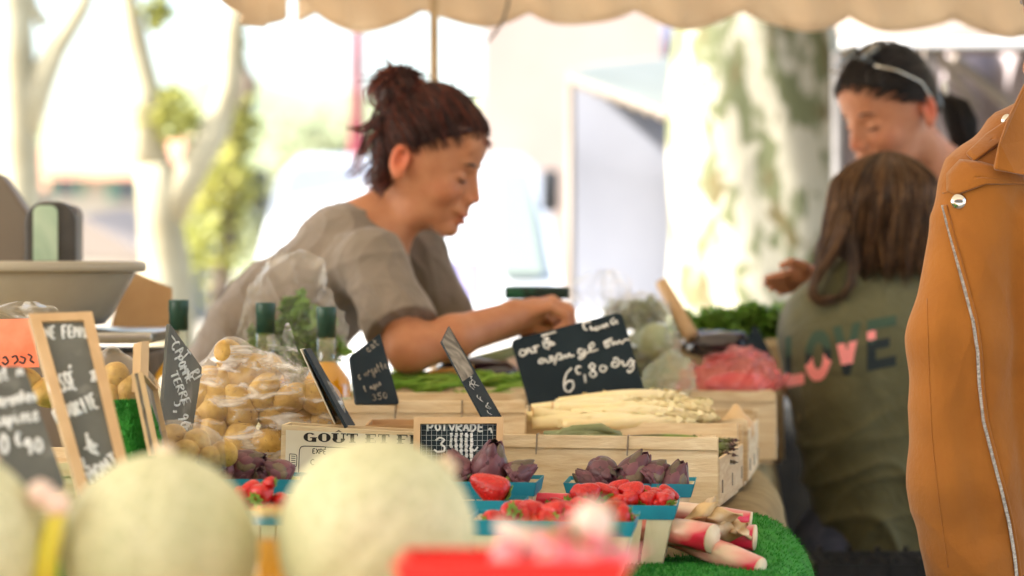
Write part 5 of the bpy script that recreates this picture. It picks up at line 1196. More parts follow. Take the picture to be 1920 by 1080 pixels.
o = obj('dry_rhubarb_leaves', mb, M['dry_leaf'], None, solid=.0008); tag(o, 'curled dry papery leaves lying over the rhubarb stalks', 'dry leaves')

# ------------------------------------------------------------------ foreground
t = thing('front_display', 'green cloth covered front display shelf that carries the melons', 'display shelf', (-.1, 1.85, 0))
obj('shelf', MB().box((-.15, 1.82, .93), (1.5, .62, .03)), M['wood'], t, smooth=False, bevel=.003)
obj('cloth_front', MB().box((-.15, 1.52, .46), (1.5, .02, .9)), M['turf'], t, smooth=False)
for x in (-.85, .55): obj('leg', MB().box((x, 2.05, .457), (.04, .04, .914)), M['wood'], t, smooth=False)
def melon():
    t = thing('melon', 'x', 'melon', (0, 0, 0)); mb = MB(); n = 72
    prof = [(math.sin(math.pi * i / 40) * .0765 + .0004, -math.cos(math.pi * i / 40) * .0765) for i in range(41)]
    mb.lathe(prof, n, rib=lambda a, z: (1 - .03 * (abs(math.cos(5 * a)) ** 10)) * (1 + .012 * math.sin(2 * a + 1)))
    obj('skin', mb, M['melon'], t, local=True); obj('stem_scar', MB().lathe([(.001, .074), (.008, .0755), (.009, .078), (.007, .083), (.001, .084)], 14), M['melon_stem'], t, local=True); return t
ml = Place(melon()); DM = 1.9
def mel(px, pyt, D, r, rot, lab):
    v = P(px, pyt, D); return ml((v.x, D, v.z - r), rot, lab, 'round pale melons in the foreground', r / .0765)
mel(300, 850, 1.9, .0765, (R(-6), R(4), .3), 'middle pale melon with its stem up, in front of the tall chalkboard')
mel(706, 822, 1.9, .078, (R(35), R(30), 1.1), 'right hand pale melon in front of the printed crate')
mel(-108, 838, 1.85, .076, (R(20), R(-20), 2.1), 'pale melon cut by the left edge of the photo')
# radishes and red tray
t = thing('red_tray', 'bright red plastic tray at the bottom centre beside the right melon', 'tray', (P(955, 0, 1.66).x, 1.66, .947))
x0, x1 = P(752, 0, 1.62).x, P(1162, 0, 1.62).x; zt = P(0, 1054, 1.62).z
mb = MB(); mb.box(((x0 + x1) / 2, 1.62, (zt + .947) / 2), (x1 - x0, .005, zt - .947)); mb.box(((x0 + x1) / 2, 1.70, (zt + .947) / 2), (x1 - x0, .005, zt - .947)); mb.box((x0, 1.66, (zt + .947) / 2), (.005, .075, zt - .95)); mb.box((x1, 1.66, (zt + .947) / 2), (.005, .075, zt - .95)); mb.box(((x0 + x1) / 2, 1.66, .9495), (x1 - x0 - .006, .075, .004))
obj('tray_wall', mb, M['red_plastic'], t, smooth=False); obj('rim', MB().box(((x0 + x1) / 2, 1.617, zt - .002), (x1 - x0 + .01, .012, .006)), M['red_plastic'], t, bevel=.002)
def radish():
    t = thing('radish', 'x', 'radish', (0, 0, 0)); obj('root', MB().lathe([(.0004, -.03), (.0015, -.022), (.006, -.014), (.0125, -.002), (.0125, .006), (.007, .012), (.0004, .013)], 18), M['radish'], t, local=True)
    obj('stalk', MB().tube([(0, 0, .012), (.001, 0, .02), (.003, .001, .034)], .0018, 6), M['calyx'], t, local=True); return t
rd = Place(radish())
for i in range(22):
    px, py = q_.uniform(950, 1150), q_.uniform(1022, 1060)
    if px < 1000: py += 15
    rd(P(px, py + 6, 1.665 + q_.uniform(-.02, .02)), rrot(), 'pink radish heaped in the red tray', 'radishes in the red tray', q_.uniform(1.0, 1.3))
bpy.data.objects[COL.objects[-1].name]
v = P(1112, 972, 1.67); o = obj('pale_bulb', MB().tube([v + Vector((.0, 0, -.03)), v + Vector((0, 0, -.012)), v + Vector((0, 0, .0)), v + Vector((0, 0, .012))], [.007, .012, .015, .007], 14), M['white_onion'], None); tag(o, 'white bulb added as a hot highlight standing up among the radishes', 'onion')  # white bulb placed to stand in for a white-hot highlight
v = P(985, 1014, 1.67); o = obj('pale_bulb', MB().tube([v + Vector((-.02, 0, .012)), v + Vector((0, 0, .0)), v + Vector((.016, 0, -.010))], [.004, .010, .005], 14), M['white_onion'], None); tag(o, 'pale onion bulb lying on the left side of the radishes', 'onion')
# honey jar
D = 2.0; v = P(507, 962, D); 
t = thing('honey_jar', 'small jar of honey with its glow put into the colour, between the two big melons', 'jar', (v.x, D, .945)); zt = v.z; r = 34 / FPX * D
obj('glass', MB().lathe([(.001, .947), (r * .95, .947), (r, .953), (r, zt - .012), (r * .9, zt - .006), (r * .9, zt), (.001, zt)], 28, (v.x, D, 0)), M['glass'], t)
obj('honey', MB().lathe([(.001, .950), (r * .92, .950), (r * .92, zt - .022), (.001, zt - .022)], 28, (v.x, D, 0)), M['honey'], t)
obj('lid', MB().lathe([(.001, zt - .0005), (r * .98, zt - .0005), (r, zt + .004), (.001, zt + .005)], 28, (v.x, D, 0)), mat('brass', (.8, .6, .25), rough=.25, metal=1), t)
# onions with yellow stalk, left
for i, (px, py, r) in enumerate([(76, 925, .011), (106, 945, .011)]):
    D = 1.84; v = P(px, py, D); o = obj('onion_bulb', MB().lathe([(.0005, v.z - r), (r * .8, v.z - r * .6), (r, v.z), (r * .8, v.z + r * .6), (.0005, v.z + r)], 18, (v.x, D, 0)), M['white_onion'], None)
    tag(o, ['upper small pinkish onion bulb between the left melons', 'lower small pinkish onion bulb between the left melons'][i], 'onion')
D = 1.84; o = obj('onion_stalk', MB().tube([P(112, 955, D), P(100, 990, D), P(88, 1040, D), P(80, 1100, D)], [.006, .008, .009, .010], 12), M['yellow_stalk'], None, base=tuple(P(80, 1100, D))); tag(o, 'bright yellow green stalk hanging below the small onion bulbs', 'stalk')

# black crates behind the counter end
D = 4.05; xa, xb = P(1532, 0, D).x, P(1532, 0, D).x + .40; zt = P(0, 1046, D).z
for k, (z0, z1) in enumerate([(zt - .24, zt), (zt - .49, zt - .25), (0.0, zt - .50)]):
    t = thing('plastic_crate', ['top black plastic crate behind the child and the jacket, with slotted sides', 'second black plastic crate in the stack at the feet of the child', 'lowest black plastic crate standing on the ground in the stack'][k], 'crate', ((xa + xb) / 2, D + .15, z0), 'stacked black plastic crates')
    for (cx, cy, w, d) in (((xa + xb) / 2, D, xb - xa, .01), ((xa + xb) / 2, D + .16, xb - xa, .01), (xa, D + .08, .01, .15), (xb, D + .08, .01, .15)):
        mb = MB(); n = 5
        for j in range(n): mb.box((cx, cy, z0 + (z1 - z0) * (j + .5) / n), (w, d, (z1 - z0) / n * .6))
        for j in range(8):
            if w > d: mb.box((cx - w / 2 + w * (j + .5) / 8, cy, (z0 + z1) / 2), (.008, d * 1.3, z1 - z0))
        obj('slotted_wall', mb, M['black'], t, smooth=False)
    mb = MB()
    for j in range(12): mb.box((xa + (xb - xa) * (j + .5) / 12, D + .08, zt - .012 if k == 0 else z1 - .012), (.012, .16, .006))
    for j in range(5): mb.box(((xa + xb) / 2, D + .08 - .07 + j * .035, (zt if k == 0 else z1) - .010), (xb - xa, .008, .006))
    obj('grid_top', mb, M['black'], t, smooth=False)

# ================================================================== PEOPLE
def head_sdf(q):
    d = ell(q, (.012, 0, .030), (.084, .076, .092))
    d = su(d, ell(q, (.035, 0, -.02), (.066, .056, .085)), .03)
    d = su(d, ell(q, (.045, 0, -.076), (.050, .038, .030)), .025)
    d = su(d, ell(q, (.086, 0, -.098), (.020, .022, .016)), .018)                       # chin
    d = su(d, ell(q, (.088, 0, .055), (.022, .045, .032)), .03)                         # forehead
    d = su(d, cap(q, V3(.092, -.03, .020), V3(.092, .03, .020), .0085), .014)            # brow ridge
    for s in (-1, 1): d = su(d, ell(q, (.068, s * .036, -.034), (.024, .020, .020)), .022)   # cheeks
    for s in (-1, 1): d = ss(d, ell(q, (.110, s * .032, -.003), (.0175, .017, .010)), .012)   # sockets
    for s in (-1, 1): d = su(d, ell(q, (.084, s * .031, -.004), (.0135, .016, .0125)), .003)  # lids
    d = su(d, cap(q, V3(.100, 0, .012), V3(.120, 0, -.034), .0080, .0088), .012)           # nose
    d = su(d, ell(q, (.098, 0, -.032), (.017, .017, .030)), .008)
    for s in (-1, 1): d = su(d, ell(q, (.110, s * .0115, -.040), (.010, .0075, .0075)), .006)
    for s in (-1, 1): d = ss(d, ell(q, (.114, s * .006, -.0485), (.005, .0035, .004)), .003)
    d = su(d, ell(q, (.099, 0, -.060), (.014, .024, .012)), .014)
    d = su(d, ell(q, (.109, 0, -.0675), (.0085, .021, .0050)), .004)                      # lips
    d = su(d, ell(q, (.106, 0, -.0800), (.0085, .018, .0062)), .004)
    d = ss(d, cap(q, V3(.114, -.022, -.0735), V3(.114, .022, -.0735), .0028), .004)
    for s in (-1, 1): d = ss(d, cap(q, V3(.106, s * .014, -.0735), V3(.090, s * .030, -.070), .0022), .004)
    for s in (-1, 1):                                                                     # ears
        e = ell(q, (-.012, s * .080, -.004), (.018, .007, .031)); e = ss(e, ell(q, (-.008, s * .0885, -.001), (.011, .0095, .020)), .004)
        e = su(e, ell(q, (-.006, s * .079, -.030), (.009, .006, .010)), .006); d = su(d, e, .006)
    return d
def head_col(q, base, n):
    c = np.tile(np.array(base, dtype=np.float32), (n, 1))
    def blend(m, col): 
        nonlocal c; m = np.clip(m, 0, 1)[:, None]; c = c * (1 - m) + np.array(col) * m
    r = np.array(base) * (1.15, .72, .68)
    for s in (-1, 1):
        blend(.3 * np.exp(-(((q - V3(.075, s * .045, -.035)) / V3(.03, .03, .02)) ** 2).sum(1)), r)
        blend(.85 * np.exp(-(((q - V3(-.012, s * .085, 0)) / V3(.025, .015, .035)) ** 2).sum(1)), r * (1.1, .8, .75))
    blend(.6 * np.exp(-(((q - V3(.122, 0, -.036)) / V3(.014, .016, .014)) ** 2).sum(1)), r)
    blend(1.0 * (np.exp(-(((q - V3(.112, 0, -.068)) / V3(.010, .022, .006)) ** 2).sum(1)) + np.exp(-(((q - V3(.110, 0, -.081)) / V3(.010, .019, .0065)) ** 2).sum(1))), np.array(base) * (.95, .42, .42))
    blend(.9 * np.exp(-(((q - V3(.112, 0, -.0738)) / V3(.012, .024, .0018)) ** 2).sum(1)), (.1, .03, .03))
    return c
class Head:
    def __init__(s, o, fwd, roll=0, sc=1):
        f = Vector(fwd).normalized(); l = Vector((0, 0, 1)).cross(f).normalized(); u = f.cross(l); s.o = Vector(o)
        s.R = np.array([tuple(f), tuple(l), tuple(u)], dtype=np.float32).T; s.on = npv(o); s.sc = sc      # columns = local axes
    def loc(s, p): return (p - s.on) @ s.R / s.sc
    def w(s, x, y, z): return Vector(s.on + s.R @ (np.array([x, y, z]) * s.sc))
    def sdf(s, p): return head_sdf(s.loc(p)) * s.sc
def person(label, hd, bodyf, lo, hi, h, base, base_loc, group=None):
    """one continuous body surface that carries head, neck, torso, arms and hands"""
    t = thing('person', label, 'person', base_loc, group)
    f = (lambda p: su(hd.sdf(p), bodyf(p), .02)) if hd else bodyf
    v, fc = surf(f, lo, hi, h)
    n = len(v); col = head_col(hd.loc(v.astype(np.float32)), base, n) if hd else np.tile(np.array(base), (n, 1))
    o = obj('body', (v, fc, col), M['skin'], t); return t, o
def face_bits(t, hd, hair=(.02, .012, .01), sides=(-1, 1), open_=False):
    for s in sides:
        o = MB(); o.tube([hd.w(.1040, s * .014, .017), hd.w(.1065, s * .024, .0215), hd.w(.1025, s * .036, .0225), hd.w(.0925, s * .048, .018)], [.0012, .0026, .0024, .0008], 8, col=hair); obj('eyebrow', o, M['hair'], t)
        o = MB(); o.tube([hd.w(.0965, s * .019, -.0085), hd.w(.0990, s * .026, -.0105), hd.w(.0985, s * .033, -.0115), hd.w(.0945, s * .042, -.0095), hd.w(.0900, s * .048, -.0065)], [.0007, .0014, .0018, .0018, .0008], 6, col=(.012, .008, .008)); obj('eyelashes', o, M['hair'], t)
def strand_mesh(paths, r0, r1, cols, n=4):
    mb = MB()
    for i, p in enumerate(paths):
        m = len(p); mb.tube(p, [(r0 + (r1 - r0) * (k / (m - 1))) * min(1, .25 + k * .3) for k in range(m)], n, col=cols[i % len(cols)])
    return mb
SK = (.52, .235, .12)

# ---------------------------------------------------- vendor
hv = Head(P(784, 302, 4.28), (math.cos(R(12)) * .956, -math.sin(R(12)) * .956, -.292), sc=1.0)
shN, elN, wrN = N3(700, 492, 4.14), N3(768, 655, 4.03), N3(962, 592, 4.14)
shF, elF, wrF = N3(778, 470, 4.46), N3(850, 632, 4.48), N3(985, 598, 4.33)
nb = N3(690, 425, 4.30)
def ya(p, y0, k): q = p.copy(); q[:, 1] = y0 + (q[:, 1] - y0) * k; return q
def vend_body(p):
    d = cap(p, N3(748, 375, 4.30), nb, .043, .050)                                        # neck
    d = su(d, cap(p, N3(765, 410, 4.27), N3(718, 465, 4.29), .026, .04), .03)
    pt = ya(p, 4.31, .72)
    d = su(d, cap(pt, N3(655, 485, 4.31), N3(520, 620, 4.31), .088, .09), .05)
    d = su(d, cap(pt, N3(520, 620, 4.31), N3(390, 790, 4.33), .09, .10), .05)
    d = su(d, cap(p, shN, elN, .042, .036), .03); d = su(d, cap(p, elN, N3(850, 633, 4.06), .037, .037), .02); d = su(d, cap(p, N3(850, 633, 4.06), wrN, .037, .025), .015)
    d = su(d, cap(p, shF, elF, .045, .038), .03); d = su(d, cap(p, elF, wrF, .038, .026), .02)
    # near hand: palm, curled fingers, thumb
    d = su(d, cap(p, wrN, N3(1000, 584, 4.17), .025, .024), .012)
    for j in range(4):
        Dj = 4.135 + .021 * j; r = (.0085, .0095, .0098, .0092)[j]; kx = 1030 + (0, 7, 9, 5)[j]; ky = 576 - 4 * j
        d = su(d, cap(p, N3(985, 588 - 3 * j, Dj * .7 + 4.15 * .3), N3(kx, ky, Dj), .013, r * 1.15), .010)
        a, b, c, e = N3(kx, ky, Dj), N3(kx + 30, ky + 14, Dj + .002), N3(kx + 32, ky + 34, Dj + .004), N3(kx + 12, ky + 42, Dj + .006)
        d = su(d, cap(p, a, b, r, r * .95), .003); d = su(d, cap(p, b, c, r * .95, r * .88), .003); d = su(d, cap(p, c, e, r * .88, r * .75), .003)
    d = su(d, cap(p, N3(985, 590, 4.20), N3(1018, 600, 4.225), .013, .0105), .010); d = su(d, cap(p, N3(1018, 600, 4.225), N3(1044, 612, 4.215), .0105, .0085), .004)
    # far hand behind it, holding the same bag
    d = su(d, cap(p, wrF, N3(1010, 600, 4.32), .024, .022), .012)
    for j in range(4):
        z = 590 + 9 * j; d = su(d, cap(p, N3(1012, z, 4.31), N3(1042, z + 4, 4.29), .009, .0085), .006); d = su(d, cap(p, N3(1042, z + 4, 4.29), N3(1050, z + 6, 4.262), .0085, .0075), .003)
    d = su(d, cap(p, N3(1000, 586, 4.30), N3(1030, 578, 4.28), .010, .008), .006)
    return d
tv, bo = person('woman vendor in a taupe t-shirt with a messy auburn bun, leaning over the crates', hv, vend_body, (-.72, 3.97, .93), (.17, 4.6, 1.60), .0032, SK, (P(330, 0, 4.33).x, 4.33, 0))
face_bits(tv, hv)
# t-shirt
def arm_dir(a, b): d = b - a; return d / np.linalg.norm(d)
def vend_shirt(p):
    pt = ya(p, 4.31, .70)
    d = cap(pt, N3(655, 488, 4.31), N3(520, 622, 4.31), .099, .106)
    d = su(d, cap(pt, N3(520, 622, 4.31), N3(400, 790, 4.33), .106, .108), .05)
    d = su(d, cap(p, N3(692, 448, 4.30), N3(655, 480, 4.30), .056, .08), .04)
    for a, b, ra, rb, cut in ((shN, elN, .057, .061, .77), (shF, elF, .056, .055, .86)):
        s = cap(p, a, a + (b - a) * 1.15, ra, rb); dd = arm_dir(a, b); L = np.linalg.norm(b - a); pl = (p - a) @ dd - L * cut
        s = np.maximum(s, pl); d = su(d, s, .05)
    dn = npv(Vector((.62, .0, .70)).normalized()); reg = np.maximum(-((p - N3(722, 418, 4.30)) @ dn), cap(p, N3(752, 372, 4.30), N3(724, 416, 4.30), .078)); d = np.maximum(d, -reg)   # neck opening
    d = -su(-d, cap(p, N3(742, 380, 4.30), N3(700, 432, 4.30), .058, .063), .006)
    # folds
    b1 = arm_dir(shN, elN)
    w = fold(p, (.55, .3, .75), 48, .0030, (.9, .1, -.5), 21, 2.2) + fold(p, (.95, -.2, .25), 66, .0024, (.1, .4, .9), 26, 2.4) + .003 * np.sin(p @ npv((.2, .5, .9)) * 38 + 2 * np.sin(p @ npv((.9, .1, 0)) * 14))
    d = d - w
    return d
v_, f_ = surf(vend_shirt, (-.75, 3.95, .90), (.0, 4.62, 1.42), .0034); tsh = obj('tshirt', (v_, f_, None), M['shirt'], tv)
hem = MB(); pr = []
c0 = shN + (elN - shN) * .765; dd = Vector(tuple(arm_dir(shN, elN))); a_ = dd.orthogonal().normalized(); b_ = dd.cross(a_)
seam = MB(); seam.tube([P(*c, 4.0) for c in []] or [P(700, 420, 4.3), P(700, 420, 4.3) + Vector((0, 0, .001))], .001, 4)
# neck band
c = Vector(tuple(N3(722, 418, 4.30))); n_ = Vector((.62, 0, .70)).normalized(); a_ = Vector((0, 1, 0)); b_ = n_.cross(a_)
trs = MB()
def leg_sdf(h0, k0, f0, h1, k1, f1):
    def f(p):
        d = cap(p, h0, k0, .088, .062); d = su(d, cap(p, k0, f0, .062, .05), .02); e = cap(p, h1, k1, .088, .062); e = su(e, cap(p, k1, f1, .062, .05), .02)
        d = su(d, e, .04); return su(d, cap(p, h0 + V3(0, 0, .04), h1 + V3(0, 0, .04), .11, .11), .06)
    return f
def legs(t, x, y, hip, dx, name='trousers', m='denim', sep=(0, .085), s=1, shoe=True, fdir=(1, 0)):
    a = [V3(x - sep[0], y - sep[1], hip), V3(x - sep[0] + dx, y - sep[1], hip * .52), V3(x - sep[0], y - sep[1], .09)]
    b = [V3(x + sep[0], y + sep[1], hip), V3(x + sep[0] + dx, y + sep[1], hip * .52), V3(x + sep[0], y + sep[1], .09)]
    f0 = leg_sdf(*a, *b); v, f = surf(lambda p: np.maximum(f0(p), .06 - p[:, 2]) if True else 0, (x - .3, y - .3, 0), (x + .3, y + .3, hip + .22), .012); obj(name, (v, f, None), M[m], t)
    if shoe:
        for e in (a[2], b[2]):
            v, f = surf(lambda p: np.maximum(su(ell(p, (e[0] + fdir[0] * .05, e[1] + fdir[1] * .05, .035), (.05 + abs(fdir[0]) * .075, .05 + abs(fdir[1]) * .075, .045)), cap(p, e, e + V3(0, 0, .03), .042), .02), -p[:, 2]), e - V3(.2, .2, .12), e + V3(.2, .2, .12), .008)
            obj('shoe', (v, f, None), M['dark_cloth'], t)
legs(tv, P(345, 0, 4.36).x, 4.36, .90, .05)
# device in the hands
o = obj('hand_scale', MB().box(P(1006, 549, 4.36), (.115, .05, .022), rz=.02), M['box_green'], None, bevel=.004); tag(o, 'flat dark green and black box beyond the hands of the vendor', 'box')
v = P(1006, 562, 4.36); st = obj('box_stand', MB().box((v.x, 4.37, (v.z + .9) / 2), (.06, .04, v.z - .9 - .002)), M['black'], None, bevel=.003); tag(st, 'black pedestal that the green and black box rests on', 'stand')
# hair cap + bun
HC = [(.045, .012, .009), (.065, .016, .011), (.030, .009, .008), (.10, .022, .014), (.17, .038, .02), (.035, .011, .010)]
def hair_cap(hd, grow=.010, pl=(-.032, .88), top=.006, extra=None, wav=.0018, fr=.098):
    def f(p):
        q = hd.loc(p)
        d = ell(q, (.011, 0, .034), (.084 + grow, .076 + grow * .9, .092 + grow + top))
        d = su(d, ell(q, (.074, 0, .064), (.031 + grow * .4, .052 + grow * .6, .034 + grow * .5)), .03)
        line = (pl[0] + pl[1] * q[:, 0] - q[:, 2]) * .75 ; 
        d = np.maximum(d, line); d = np.maximum(d, (q[:, 0] - .108) * .8)
        if extra: d = extra(q, d)
        d = d - wav * np.sin(q[:, 1] * 260 + 3 * np.sin(q[:, 0] * 40) + 40 * q[:, 2])
        return d * hd.sc
    return f
def bun(q, d):
    e = ell(q, (-.066, 0, .110), (.041, .040, .040)); e = su(e, ell(q, (-.080, .0, .09), (.026, .03, .03)), .015)
    d = su(d, e, .008);  return su(d, ell(q, (-.045, 0, -.03), (.030, .05, .05)), .03)
on = npv(hv.o)
v_, f_ = surf(hair_cap(hv, .005, (.022, .64), .002, bun), on - V3(.19, .16, .16), on + V3(.19, .16, .2), .0032)
hair = obj('hair', (v_, f_, np.tile(np.array(HC[0]), (len(v_), 1))), M['hair'], tv)
q2 = random.Random(4); paths = []
def ellp(d, g): # direction -> point on cap ellipsoid local
    g = g + .012 * max(0, min(1, (d.x - .55) / .3)) * max(0, min(1, (d.z + .1) / .4))
    r = (.085 + g, .076 + g * .9, .092 + g + .004); k = 1 / math.sqrt((d.x / r[0]) ** 2 + (d.y / r[1]) ** 2 + (d.z / r[2]) ** 2); return Vector((.011 + d.x * k, d.y * k, .034 + d.z * k))
bd = (Vector((-.052, 0, .100)) - Vector((.011, 0, .034))).normalized()
for i in range(1300):
    s = q2.choice((-1, 1, -1)); 
    u = q2.random()
    # hairline start: from forehead centre round the temple to the nape
    if u < .7: x = .098 - .13 * (u / .7); z = .010 + .64 * x
    else: x = -.04 - .05 * (u - .7) / .3; z = -.075 + .06 * q2.random()
    st_ = Vector((x - .005, s * (.002 + .076 * min(1, u * 1.6)) * (1 if u < .9 else q2.random()), z - .034)).normalized()
    st_ = st_.lerp(bd, q2.random() * .5).normalized()
    g0 = .0065 + q2.uniform(0, .004); pts = []; wv = q2.uniform(-.004, .004); ph = q2.uniform(0, 6)
    for k in range(11):
        tt = k / 10; dr = st_.lerp(bd, tt).normalized(); pt = ellp(dr, g0 + .004 * math.sin(math.pi * tt) + .002 * math.sin(tt * 9 + ph)); pt.y += wv * math.sin(math.pi * tt); pts.append(hv.w(*pt))
    paths.append(pts)
for i in range(240):                      # bun wraps
    c = Vector((-.066, 0, .110)); ax = Vector((q2.gauss(0, .4), q2.gauss(0, 1), q2.gauss(0, .4))).normalized(); a = ax.orthogonal().normalized(); b = ax.cross(a); r = q2.uniform(.036, .047); a0 = q2.uniform(0, 6.3); l = q2.uniform(1.2, 3.2); off = ax * q2.uniform(-.022, .022)
    rr = math.sqrt(max(1e-6, r * r - off.length_squared)); paths.append([hv.w(*(c + off + (a * math.cos(a0 + l * k / 9) + b * math.sin(a0 + l * k / 9)) * rr * (1 + .06 * math.sin(k + i)))) for k in range(10)])
cols = [HC[q2.choice((0, 0, 1, 2, 2, 3, 4, 5))] for _ in paths]
for i, p in enumerate(paths): pass
obj('hair_strands', strand_mesh(paths, .0012, .0008, cols), M['hair'], hair)
loose = [[(722, 150), (704, 152), (692, 170), (694, 192), (706, 204)], [(735, 140), (712, 148), (700, 165), (702, 188), (716, 200)], [(715, 215), (700, 232), (684, 243), (664, 243), (656, 240)], [(720, 225), (705, 245), (692, 262), (690, 280), (696, 296)], [(712, 240), (690, 262), (684, 278), (676, 290), (668, 322), (658, 330)],
         [(720, 250), (702, 280), (704, 300), (690, 316), (682, 330)], [(725, 270), (712, 300), (716, 320), (700, 335), (690, 345)], [(735, 300), (722, 325), (712, 336), (698, 340), (686, 338)], [(740, 320), (724, 345), (706, 348), (690, 356)], [(810, 175), (835, 165), (855, 175), (872, 185), (896, 184)], [(800, 180), (826, 168), (850, 168), (866, 176)],
         [(820, 178), (846, 178), (862, 190), (880, 196)], [(770, 200), (764, 222), (768, 244), (764, 250)], [(785, 150), (805, 170), (822, 186), (850, 190)], [(700, 210), (706, 230), (698, 256), (688, 268)], [(745, 130), (728, 128), (712, 136), (704, 150)], [(724, 180), (712, 200), (702, 222), (694, 240), (690, 262), (694, 288)],
         [(800, 290), (790, 306), (782, 314), (776, 322)], [(812, 285), (800, 300), (794, 318), (786, 330)], [(900, 262), (912, 268), (916, 276)], [(735, 335), (720, 356), (716, 372)], [(728, 330), (714, 350), (712, 366)]]
pp = []; cc = []
for l in loose:
    for k in range(10):
        D_ = 4.27 + q2.uniform(-.05, .03); jx, jy = q2.uniform(-7, 7), q2.uniform(-6, 6)
        a = [Vector((x + jx * (1 + .2 * i) + q2.uniform(-1.5, 1.5), y + jy, 0)) for i, (x, y) in enumerate(l)]; a = smooth_pl(a); pp.append([P(w.x, w.y, D_) for w in a]); cc.append(HC[q2.choice((0, 1, 3, 4, 4))])
for i in range(230):                      # flyaways over the whole head and bun
    dr = Vector((q2.gauss(-.2, .7), q2.gauss(-.5, .6), abs(q2.gauss(.3, .6)))).normalized()
    o0 = ellp(dr, .012) if i % 2 else Vector((-.066, 0, .110)) + dr * .044
    if o0.x > .055: continue
    tg = (bd - dr * bd.dot(dr)).normalized() if i % 2 else Vector((q2.gauss(0, 1), q2.gauss(0, 1), q2.gauss(0, 1))).normalized(); L_ = q2.uniform(.02, .055) * (1 if i % 2 else .6); cu = q2.uniform(.2, 1.0)
    pp.append([hv.w(*(o0 + tg * L_ * k / 6 + dr * L_ * cu * (k / 6) ** 2 + Vector((0, 0, -.01)) * (k / 6) ** 3)) for k in range(7)]); cc.append(HC[q2.choice((0, 1, 3, 4, 5))])
obj('loose_hair', strand_mesh(pp, .0018, .0006, cc), M['hair'], hair)

# ---------------------------------------------------- woman with ponytail
hw2 = Head(P(1682, 208, 4.75), (-math.cos(R(30)) * .95, -math.sin(R(30)) * .95, -.31), sc=1.02)
def w2body(p):
    d = cap(p, N3(1712, 262, 4.78), N3(1765, 340, 4.86), .050, .058)
    pt = ya(p, 4.9, .75)
    d = su(d, cap(p, N3(1640, 400, 4.78), N3(1900, 390, 5.0), .055, .055), .05)
    d = su(d, cap(p, N3(1765, 400, 4.88), N3(1775, 880, 4.88), .12, .12), .06)
    d = su(d, cap(p, N3(1640, 400, 4.78), N3(1610, 640, 4.82), .048, .038), .03)          # near arm
    d = su(d, cap(p, N3(1610, 640, 4.82), N3(1532, 524, 4.62), .037, .026), .02)
    d = su(d, cap(p, N3(1532, 524, 4.62), N3(1500, 512, 4.60), .024, .020), .012)
    for j, (tx, ty, kx, ky) in enumerate([(1438, 522, 1470, 515), (1436, 532, 1470, 525), (1446, 541, 1474, 534), (1462, 548, 1482, 541)]):
        Dj = 4.585 + .012 * j; a, b, c = N3(1505, 508 + 8 * j, Dj + .01), N3(kx, ky, Dj), N3(tx, ty, Dj + .004)
        d = su(d, cap(p, a, b, .0115, .0088), .006); d = su(d, cap(p, b, c, .0088, .0068), .003)
    d = su(d, cap(p, N3(1508, 500, 4.58), N3(1484, 492, 4.57), .011, .009), .008); d = su(d, cap(p, N3(1484, 492, 4.57), N3(1466, 498, 4.57), .009, .007), .003)
    d = su(d, cap(p, N3(1890, 400, 5.0), N3(1900, 700, 4.95), .048, .036), .03)
    d = su(d, cap(p, N3(1900, 700, 4.95), N3(1800, 800, 4.8), .036, .028), .02); d = su(d, ell(p, N3(1780, 805, 4.78), (.05, .03, .03)), .02)
    return d
t2, b2 = person('dark haired woman with a ponytail and sunglasses on her head looking down behind the child', hw2, w2body, (.45, 4.42, .78), (1.12, 5.12, 1.72), .004, (.50, .225, .125), (P(1770, 0, 4.88).x, 4.88, 0))
co = np.ones(4)
face_bits(t2, hw2)
def w2shirt(p):
    d = cap(p, N3(1650, 402, 4.78), N3(1895, 392, 5.0), .066, .066); d = su(d, cap(p, N3(1765, 405, 4.88), N3(1775, 880, 4.88), .135, .135), .06)
    for a, b in ((N3(1640, 400, 4.78), N3(1612, 560, 4.81)), (N3(1890, 400, 5.0), N3(1897, 560, 4.97))): d = su(d, cap(p, a, b, .062, .055), .03)
    d = -su(-d, cap(p, N3(1712, 262, 4.78), N3(1765, 345, 4.86), .06, .07), .006); return d - .003 * np.sin(p @ npv((.5, .2, .8)) * 60)
v_, f_ = surf(w2shirt, (.5, 4.6, .7), (1.15, 5.2, 1.5), .006); obj('top', (v_, f_, None), M['dark_cloth'], t2)
legs(t2, P(1775, 0, 4.88).x, 4.88, .86, 0, sep=(.085, 0), fdir=(-.5, -.8))
H2 = [(.012, .009, .010), (.018, .012, .012), (.009, .008, .009), (.026, .017, .014)]
def pony(q, d):
    d = su(d, ell(q, (-.062, .0, .035), (.035, .045, .045)), .02)
    return su(d, ell(q, (-.08, 0, -.01), (.02, .03, .03)), .02)
on = npv(hw2.o)
v_, f_ = surf(hair_cap(hw2, .006, (.020, .58), .003, pony), on - V3(.19, .19, .16), on + V3(.19, .19, .2), .004)
hr = obj('hair', (v_, f_, np.tile(np.array(H2[0]), (len(v_), 1))), M['hair'], t2)
paths = []; bd2 = (Vector((-.080, 0, .045)) - Vector((.011, 0, .034))).normalized()
